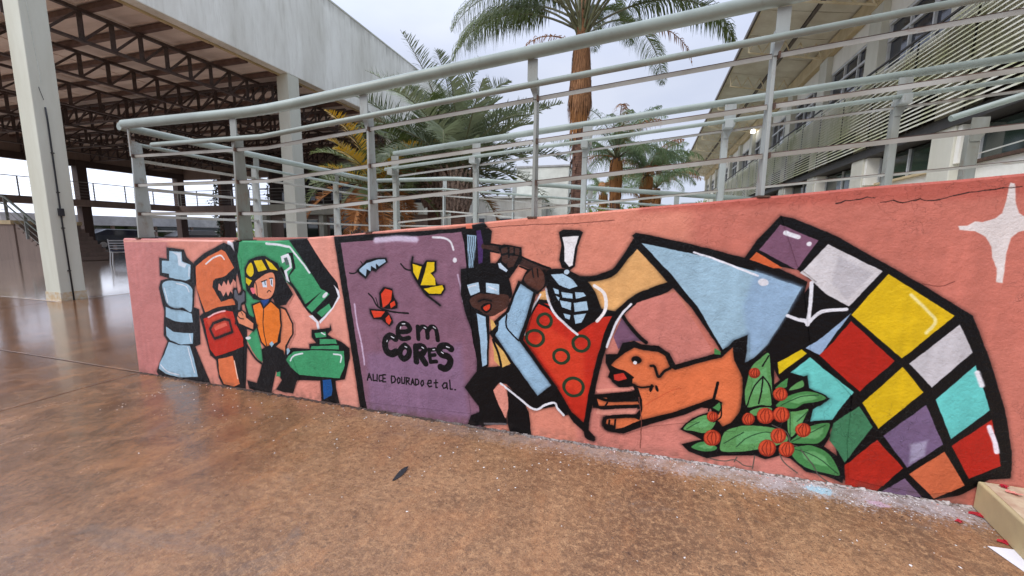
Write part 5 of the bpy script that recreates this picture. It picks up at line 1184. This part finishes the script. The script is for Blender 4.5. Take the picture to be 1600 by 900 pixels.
# far end wing beyond the block
fb_ = thing('far_pale_house', (9, 47, 0), 'small pale house wall below the end of the long eave', 'building')
MB().box(-3.2, 3, 0, 4, 0, 5.0).build('wall', 'bwhite', fb_); MB().box(-3.4, 3.2, -.2, 4.2, 5.0, 5.2).build('roof', 'roofgrey', fb_)
for x in (-2.4, -.8): MB().box(x, x+.9, -.04, -.01, 3.2, 4.2).build('window', 'glass', fb_)

# ================================================================== PALMS AND GREENERY
def frond(par, base, az, elev, L, droop, leaf, nleaf, mat, hang=.7, lw=.03, off=(0, 0, 0), stiff=0, twist=0, petiole=.18, name='frond', rr0=.022):
    b = MB(); pts = []; p = Vector(base); e = elev; N = 14
    az_ = az; dirs = []
    for i in range(N+1):
        t = i/N; d = Vector((math.cos(az_)*math.cos(e), math.sin(az_)*math.cos(e), math.sin(e))); pts.append(p.copy()); dirs.append(d)
        p = p+d*(L/N); e -= droop/N*(.4+1.2*t); az_ += twist/N
    b.tube(pts, [rr0*(1-.85*i/N) for i in range(N+1)], 5, mi=1)
    for j in range(nleaf):
        t = petiole+(1-petiole)*(j+random.random()*.7)/nleaf; f = t*N; i = min(int(f), N-1); q = pts[i].lerp(pts[i+1], f-i); d = dirs[i]
        side0 = d.cross(Vector((0, 0, 1))); side0 = side0.normalized() if side0.length > .05 else Vector((1, 0, 0)); upv = side0.cross(d)
        prof = math.sin(min(1, (t-petiole)/(1-petiole)*.9+.12)*math.pi)**.5*(1-.25*t)
        for sgn in (-1, 1):
            ll = leaf*prof*random.uniform(.8, 1.15)
            if ll < .03: continue
            dd = (side0*sgn*random.uniform(.8, 1.0)+d*random.uniform(.35, .7)+upv*(random.uniform(-.35, .35)+stiff)).normalized()
            m1 = q+dd*ll*.35; d2 = (dd*(1-hang)+Vector((0, 0, -1))*hang+Vector((random.uniform(-.1, .1), random.uniform(-.1, .1), 0))).normalized()
            m2 = m1+(dd*.45+d2*.55).normalized()*ll*.33; m3 = m2+d2*ll*.34
            wv = d.cross(dd); wv = wv.normalized() if wv.length > .01 else upv
            wv = (d*.8+wv*.6).normalized()*lw*random.uniform(.7, 1.1)
            b.add([q-wv*.3, q+wv*.3, m1+wv*.5, m1-wv*.5, m2+wv*.42, m2-wv*.42, m3], [(0, 1, 2, 3), (3, 2, 4, 5), (5, 4, 6)])
    return b.build(name, [mat, 'rachis' if mat not in ('leaf_dead',) else 'leaf_dead'], par, off=off)
def trunk(par, p0, p1, r0, r1, off, mat='trunk', rings=26, name='trunk', bulge=0):
    p0, p1 = Vector(p0), Vector(p1); pts = []; rs = []
    for i in range(rings+1):
        t = i/rings; pts.append(p0.lerp(p1, t)+Vector((math.sin(t*3)*.03, math.cos(t*4)*.02, 0))); rs.append((r0+(r1-r0)*t)*(1+.035*(i % 2))+bulge*math.sin(t*math.pi))
    return MB().tube(pts, rs, 14).build(name, mat, par, smooth=True, off=off)
def fringe(par, c, z0, z1, r0, r1, n, off, mat='skirt', ln=.8, lw=.03, name='dry_fibre_skirt'):
    b = MB()
    for i in range(n):
        a = random.random()*6.283; z = random.uniform(z0, z1); t = (z-z0)/(z1-z0+1e-6); r = r0+(r1-r0)*t
        p = Vector((c[0]+r*math.cos(a), c[1]+r*math.sin(a), z)); s_ = Vector((-math.sin(a), math.cos(a), 0))*lw*random.uniform(.5, 1.2)
        L = ln*random.uniform(.4, 1); o_ = Vector((math.cos(a), math.sin(a), 0))*random.uniform(-.02, .07)
        b.add([p-s_, p+s_, p+s_*.7+o_+Vector((0, 0, -L*.6)), p-s_*.7+o_+Vector((0, 0, -L*.6)), p+o_*.6+Vector((random.uniform(-.04, .04), 0, -L))], [(0, 1, 2, 3), (3, 2, 4)])
    return b.build(name, mat, par, off=off)
# tall queen palm
qx, qy = -1.87, 12.0
qp = thing('tall_palm', (qx, qy, 0), 'tall palm with orange-brown fibre skirt and drooping feathery fronds, trunk right of the centre post', 'palm tree', 'palms behind the ramp'); QO = (qx, qy, 0)
trunk(qp, (qx+.05, qy, 0), (qx, qy, 7.8), .27, .23, QO)
fringe(qp, (qx, qy), 6.1, 8.1, .38, .24, 1500, QO, ln=1.0, lw=.024)
fringe(qp, (qx, qy), 5.0, 6.4, .29, .34, 260, QO, mat='leaf_dead', ln=.8, lw=.02, name='fibre_tatters')
fringe(qp, (qx, qy), 1.5, 5.2, .275, .27, 160, QO, mat='trunk', ln=.4, lw=.04, name='old_leaf_bases')
MB().tube([(qx, qy, 7.7), (qx, qy, 8.4), (qx, qy, 9.2)], [.24, .2, .1], 10).build('crown_shaft', 'skirt', qp, smooth=True, off=QO)
for i in range(27):
    az = i*2.39996+.3; el = R(random.uniform(34, 82)); L_ = random.uniform(5.2, 6.6)
    frond(qp, (qx+.15*math.cos(az), qy+.15*math.sin(az), 8.0+random.uniform(0, .9)), az, el, L_, R(random.uniform(100, 135)), 1.2, 185, 'leaf_queen', hang=.9, lw=.026, off=QO, rr0=.045, petiole=.3)
for az, el, L_ in ((R(2), R(28), 5.6), (R(-12), R(50), 6.0), (R(172), R(42), 5.6), (R(186), R(30), 5.4), (R(205), R(50), 5.8), (R(-30), R(40), 5.2)):
    frond(qp, (qx, qy, 8.2), az, el, L_, R(112), 1.25, 190, 'leaf_queen', hang=.92, lw=.028, off=QO, rr0=.045, petiole=.28)
for az, L_ in ((R(6), 4.4), (R(200), 2.6)):
    frond(qp, (qx, qy, 7.7), az, R(30), L_, R(125), .5, 46, 'leaf_dead', hang=.8, lw=.03, off=QO, rr0=.03)
# date palm cluster
def date_palm(cx, cy, z0, zc, nf, L0, L1, lab, lo=-25, hi=80, name='date_palm', mat='leaf_date', rb_=.2, rt_=.34, leaf=.42, yellow=0, dead=0, az0=0, arr=6.283, nl=52, el_list=None):
    t = thing(name, (cx, cy, 0), lab, 'palm tree', 'palms behind the ramp'); O = (cx, cy, 0)
    trunk(t, (cx, cy, z0), (cx, cy, zc-.25), rb_, rb_*.95, O, 'trunk', 12)
    MB().tube([(cx, cy, zc-1.25), (cx, cy, zc-.95), (cx, cy, zc-.5), (cx, cy, zc-.05)], [rb_*.8, rt_*.9, rt_*1.15, rt_*.6], 14).build('crown_bulb', 'boots', t, smooth=True, off=O)
    b = MB()
    for i in range(110):
        a = i*2.39996; z = zc-1.2+1.1*i/110; r = rt_*(.75+.5*math.sin(min(1, i/80)*1.7))
        p = Vector((cx+r*math.cos(a), cy+r*math.sin(a), z)); o_ = Vector((math.cos(a), math.sin(a), 0)); s_ = Vector((-math.sin(a), math.cos(a), 0))*.05
        b.add([p-s_-o_*.05, p+s_-o_*.05, p+o_*.07+Vector((0, 0, .16))+s_*.5, p+o_*.07+Vector((0, 0, .16))-s_*.5, p+o_*.02+Vector((0, 0, -.06))], [(0, 1, 2, 3), (0, 4, 1), (1, 4, 2), (2, 4, 3), (3, 4, 0)])
    b.build('leaf_bases', 'boots', t, off=O)
    for i in range(nf):
        az = az0+(i*2.39996) % arr; u = (i+.5)/nf; el = R(hi-(hi-lo)*u+random.uniform(-8, 8)); L_ = random.uniform(L0, L1)
        m = 'leaf_dead' if u > 1-dead else ('leaf_yellow' if random.random() < yellow else mat)
        frond(t, (cx+.1*math.cos(az), cy+.1*math.sin(az), zc-.1*u), az, el, L_, R(random.uniform(40, 88)), leaf, nl, m, hang=.12, lw=.03, off=O, stiff=.42, twist=random.uniform(-.35, .35), petiole=.1, rr0=.026)
    return t
date_palm(-4.5, 7.5, 0, 3.1, 36, 2.5, 3.4, 'stout date palm with stiff grey-green fronds and a scaly pale trunk bulb', dead=.03, leaf=.62, nl=92, lo=4, hi=86)
date_palm(-5.7, 8.4, 0, 3.3, 30, 2.2, 3.1, 'darker date palm rising just left of and behind the stout scaly-trunked one', dead=.08, leaf=.75, lo=-20, yellow=.05, nl=80, mat='leaf_queen')
date_palm(-6.9, 7.2, 0, 2.95, 34, 1.6, 2.3, 'shaggy palm with brown and yellow hanging fronds beside the second pale column', mat='leaf_queen', dead=.42, yellow=.22, leaf=.42, lo=-75, hi=70, rb_=.16, rt_=.24)
date_palm(-6.15, 6.3, 0, 2.5, 22, 1.2, 1.8, 'small yellowing palm with orange dead fronds just right of the third wall post', mat='leaf_queen', dead=.5, yellow=.5, leaf=.36, lo=-80, hi=60, rb_=.14, rt_=.2)
# group of palms further back
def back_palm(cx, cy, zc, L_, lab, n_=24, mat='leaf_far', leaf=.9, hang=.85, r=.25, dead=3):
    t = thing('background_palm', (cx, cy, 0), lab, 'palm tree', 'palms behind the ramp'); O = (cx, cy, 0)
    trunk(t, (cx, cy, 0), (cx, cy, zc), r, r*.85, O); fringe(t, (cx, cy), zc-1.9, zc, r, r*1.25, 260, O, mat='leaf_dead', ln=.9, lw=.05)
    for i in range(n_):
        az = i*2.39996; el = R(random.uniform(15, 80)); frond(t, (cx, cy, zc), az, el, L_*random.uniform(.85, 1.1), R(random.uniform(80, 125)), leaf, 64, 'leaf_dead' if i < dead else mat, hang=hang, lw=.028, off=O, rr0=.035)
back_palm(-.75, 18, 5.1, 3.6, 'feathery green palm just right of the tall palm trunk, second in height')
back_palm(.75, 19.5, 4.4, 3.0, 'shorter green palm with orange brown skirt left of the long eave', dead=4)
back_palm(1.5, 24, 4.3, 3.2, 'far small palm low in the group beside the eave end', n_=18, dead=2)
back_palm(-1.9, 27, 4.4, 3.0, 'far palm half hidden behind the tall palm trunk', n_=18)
# bushes
def bush(name, c, rx, ry, rz_, n_, lab, mat='leaf_bush', ls=.09, cat='bush', grp='bushes behind the ramp', stems=True):
    t = thing(name, (c[0], c[1], 0), lab, cat, grp); O = (c[0], c[1], 0); b = MB()
    cl = [(random.uniform(-1, 1)*rx*.75, random.uniform(-1, 1)*ry*.75, random.uniform(-.7, .8)*rz_, random.uniform(.25, .5)) for _ in range(16)]
    for i in range(n_):
        q = random.choice(cl); v = Vector((random.gauss(0, 1), random.gauss(0, 1), random.gauss(0, 1))).normalized()*random.uniform(.5, 1)
        p = Vector((c[0]+q[0]+v.x*q[3]*rx, c[1]+q[1]+v.y*q[3]*ry, max(.05, c[2]+q[2]+v.z*q[3]*rz_))); a = Vector((random.gauss(0, 1), random.gauss(0, 1), random.gauss(0, .6))).normalized()
        s_ = a.cross(Vector((random.gauss(0, 1), random.gauss(0, 1), 1))).normalized(); L = ls*random.uniform(.6, 1.4)
        b.add([p, p+a*L*.5+s_*L*.3, p+a*L, p+a*L*.5-s_*L*.3], [(0, 1, 2, 3)])
    b.build('foliage', mat, t, off=O)
    st_ = MB()
    for i in range(7):
        q = cl[i]; st_.tube([(c[0]+random.uniform(-.1, .1), c[1], 0), (c[0]+q[0]*.5, c[1]+q[1]*.5, c[2]*.6), (c[0]+q[0], c[1]+q[1], c[2]+q[2])], [.05, .03, .012], 6)
    st_.build('stems', 'trunk', t, off=O); return t
bush('garden_bush', (.9, 27, 2.3), 3.2, 1.5, 1.3, 5200, 'bright green bush under the far palms, left of the long building', ls=.16)
bush('garden_bush', (-2.0, 22, 1.8), 2.0, 1.2, 1.1, 3600, 'green bush at the foot of the tall palm trunk', ls=.14)
bush('garden_bush', (4.4, 34, 2.6), 2.6, 1.5, 1.6, 4000, 'light green bush below the end of the eave', ls=.18)
bush('garden_bush', (-34.5, 27, 1.7), 2.4, 1.4, 1.5, 3200, 'green bush seen under the raised walkway', ls=.2)
bush('garden_bush', (-29, 27, 1.4), 2.4, 1.4, 1.3, 2600, 'low dark bush beyond the walkway, right of the brighter bush', ls=.2)
def vine_trunk(cx, cy, h, lab, r=.22, n_=1800, w_=.75):
    t = thing('vine_covered_tree', (cx, cy, 0), lab, 'tree', 'trees beyond the walkway'); O = (cx, cy, 0)
    trunk(t, (cx, cy, 0), (cx+.2, cy, h), r, r*.8, O); b = MB()
    for i in range(n_):
        z = random.uniform(.2, h); a = random.random()*6.283; rr_ = r+random.random()**1.5*w_*(.5+.5*math.sin(z*2.1+cx)); p = Vector((cx+rr_*math.cos(a), cy+rr_*math.sin(a), z))
        q = Vector((random.gauss(0, 1), random.gauss(0, 1), -abs(random.gauss(0, 1)))).normalized(); s_ = q.cross(Vector((random.random(), random.random(), 1))).normalized(); L = random.uniform(.1, .24)
        b.add([p, p+q*L*.5+s_*L*.35, p+q*L, p+q*L*.5-s_*L*.35], [(0, 1, 2, 3)])
    b.build('vine_foliage', 'leaf_vine', t, off=O)
    for i in range(12): frond(t, (cx+.2, cy, h), i*2.4, R(random.uniform(-10, 70)), 2.6, R(90), .6, 34, 'leaf_vine', hang=.6, lw=.05, off=O)
vine_trunk(-30.2, 20.5, 6.2, 'dark vine-covered trunk beyond the walkway, leftmost of three')
vine_trunk(-28.6, 21.0, 6.4, 'dark vine-covered trunk beyond the walkway, middle of three')
vine_trunk(-26.0, 21.5, 6.0, 'dark vine-covered trunk beyond the walkway, rightmost of three', w_=.5)
# small coloured things in the far garden
yb = thing('yellow_board', (1.1, 16.5, 0), 'upright yellow board among the far palm trunks', 'board')
MB().box(-.2, .25, -.03, .03, 0, 2.75).build('board_panel', 'yellow', yb); MB().box(-.24, -.2, -.04, .04, 0, 2.85).build('board_post', 'bar', yb)
rt_ = thing('red_awning', (1.25, 14.5, 0), 'small red awning tip showing just over the mural wall', 'awning')
MB().prism([(-.5, 2.0), (.5, 2.0), (.25, 2.14), (-.3, 2.1)], 1, -.3, .3).build('canopy', 'redtarp', rt_); MB().bar((0, 0, 0), (0, 0, 2.0), .05, .05).build('support_pole', 'bar', rt_)

# ================================================================== SMALL THINGS ON THE GROUND
lf = MB(); N = 8
up_ = [(-.09+.18*i/N, .016*math.sin(math.pi*i/N)**.8) for i in range(N+1)]
vs = [(x, y, .004+.006*math.sin(x*30)) for x, y in up_]+[(x, -y, .003+.004*math.sin(x*30)) for x, y in up_[1:-1]][::-1]
lf.add(vs, [tuple(range(len(vs)))]); leaf_o = lf.build('dry_leaf', 'black'); leaf_o.location = (-1.165, -.645, .004); leaf_o.rotation_euler = (R(8), 0, R(84)); leaf_o.scale = (.8, 1, 1); tag(leaf_o, 'dark narrow dry leaf lying alone on the brown paving', 'leaf')
def flake(loc, r, lab, m, grp=None, seed=0):
    rnd = random.Random(seed); b = MB(); n_ = 9
    for k_ in range(3):
        ox, oy = rnd.uniform(-r, r)*.5, rnd.uniform(-r, r)*.4; z = .002+k_*.003
        ring = [(ox+r*rnd.uniform(.4, .9)*math.cos(6.283*i/n_), oy+r*.7*rnd.uniform(.4, .9)*math.sin(6.283*i/n_), z+rnd.uniform(0, .006)) for i in range(n_)]
        b.add(ring+[(ox, oy, z+.004)], [(i, (i+1) % n_, n_) for i in range(n_)])
    o = b.build('crumpled_petal', m); o.location = loc; return tag(o, lab, 'petal', grp)
M['petal'] = plain('crimson_petal', srgb(186, 34, 52), srgb(150, 24, 40), 60, .5, .3, 200); M['petal_pink'] = plain('faded_pink_petal', srgb(212, 140, 124), srgb(190, 110, 100), 60, .6, .2)
flake((1.735, -.075, .0), .036, 'crimson crumpled petal at the near foot of the beige block', 'petal', 'petals near the beige block', 1)
flake((1.60, -.165, .0), .016, 'tiny crimson petal on the whitened paving left of the beige block', 'petal', 'petals near the beige block', 2)
flake((1.70, -.268, .0), .034, 'pink-red petal beside the white paper sheet', 'petal', 'petals near the beige block', 3)
flake((1.83, -.04, .152), .02, 'crimson petal on top of the beige block', 'petal', 'petals near the beige block', 4)
flake((1.82, -.10, .152), .026, 'faded pink petal on top of the beige block', 'petal_pink', 'petals near the beige block', 5)
pp = MB().prism([(1.60, -.318), (1.80, -.30), (1.92, -.46), (1.63, -.455)], 2, 0, .002).build('paper_sheet', plain('white_paper', srgb(226, 226, 232), srgb(216, 216, 224), 4, .7, 0)); pp.location = (0, 0, .003); tag(pp, 'white sheet of paper on the paving in the bottom right corner', 'paper')
# paint chips, grit and plaster crumbs
def crumbs(name, n_, area, s0, s1, m, seed, lab=None):
    rnd = random.Random(seed); b = MB()
    for i in range(n_):
        x, y = area(rnd); s = rnd.uniform(s0, s1); a = rnd.random()*6.28; h_ = s*rnd.uniform(.15, .5)
        c_, s_ = math.cos(a)*s, math.sin(a)*s; q = rnd.uniform(.3, .8)
        b.add([(x+c_, y+s_, .001), (x-s_*q, y+c_*q, .001), (x-c_*.8, y-s_*.8, .001), (x+s_*q, y-c_*q, .001), (x+rnd.uniform(-s, s)*.3, y, h_+.001)], [(0, 1, 4), (1, 2, 4), (2, 3, 4), (3, 0, 4)])
    o = b.build(name, m); tag(o, lab, None, None, 'stuff'); return o
M['chip_white'] = plain('white_paint_chips', srgb(222, 218, 216), srgb(196, 190, 186), 30, .7, 0); M['chip_dark'] = plain('dark_grit', srgb(64, 46, 38), srgb(44, 34, 30), 20, .8, 0); M['chip_pink'] = plain('pink_plaster_crumbs', srgb(206, 140, 126), srgb(170, 120, 104), 30, .8, 0)
crumbs('white_paint_chips', 420, lambda r: (r.triangular(-.3, 1.75, 1.5), -abs(r.gauss(0, .09))-.004), .0015, .006, 'chip_white', 1, 'white paint chips scattered along the foot of the wall')
crumbs('scattered_paint_chips', 300, lambda r: (r.uniform(-3.8, 1.6), -abs(r.gauss(0, .35))-.01), .002, .009, 'chip_white', 2, 'sparse pale chips spread over the brown paving')
crumbs('plaster_crumbs', 280, lambda r: (r.uniform(-4.4, 1.7), -abs(r.gauss(0, .03))-.003), .002, .008, 'chip_pink', 3, 'pink and grey plaster crumbs right against the wall')
crumbs('dark_grit', 900, lambda r: (r.uniform(-4.6, 2.0), -abs(r.gauss(0, .5))-.003), .0015, .005, 'chip_dark', 4, 'dark grit scattered over the paving near the wall')
k = NT('rough_mortar_darker_towards_the_left'); sx2 = k.n('ShaderNodeSeparateXYZ'); k.l(k.pos(), sx2.inputs[0])
ff = k.step(k.math('ADD', k.math('MULTIPLY', sx2.outputs[0], .25), k.math('MULTIPLY', k.noise(6, 4), 1.0)), .1, .7)  # mortar colour turns dark brown towards the left end
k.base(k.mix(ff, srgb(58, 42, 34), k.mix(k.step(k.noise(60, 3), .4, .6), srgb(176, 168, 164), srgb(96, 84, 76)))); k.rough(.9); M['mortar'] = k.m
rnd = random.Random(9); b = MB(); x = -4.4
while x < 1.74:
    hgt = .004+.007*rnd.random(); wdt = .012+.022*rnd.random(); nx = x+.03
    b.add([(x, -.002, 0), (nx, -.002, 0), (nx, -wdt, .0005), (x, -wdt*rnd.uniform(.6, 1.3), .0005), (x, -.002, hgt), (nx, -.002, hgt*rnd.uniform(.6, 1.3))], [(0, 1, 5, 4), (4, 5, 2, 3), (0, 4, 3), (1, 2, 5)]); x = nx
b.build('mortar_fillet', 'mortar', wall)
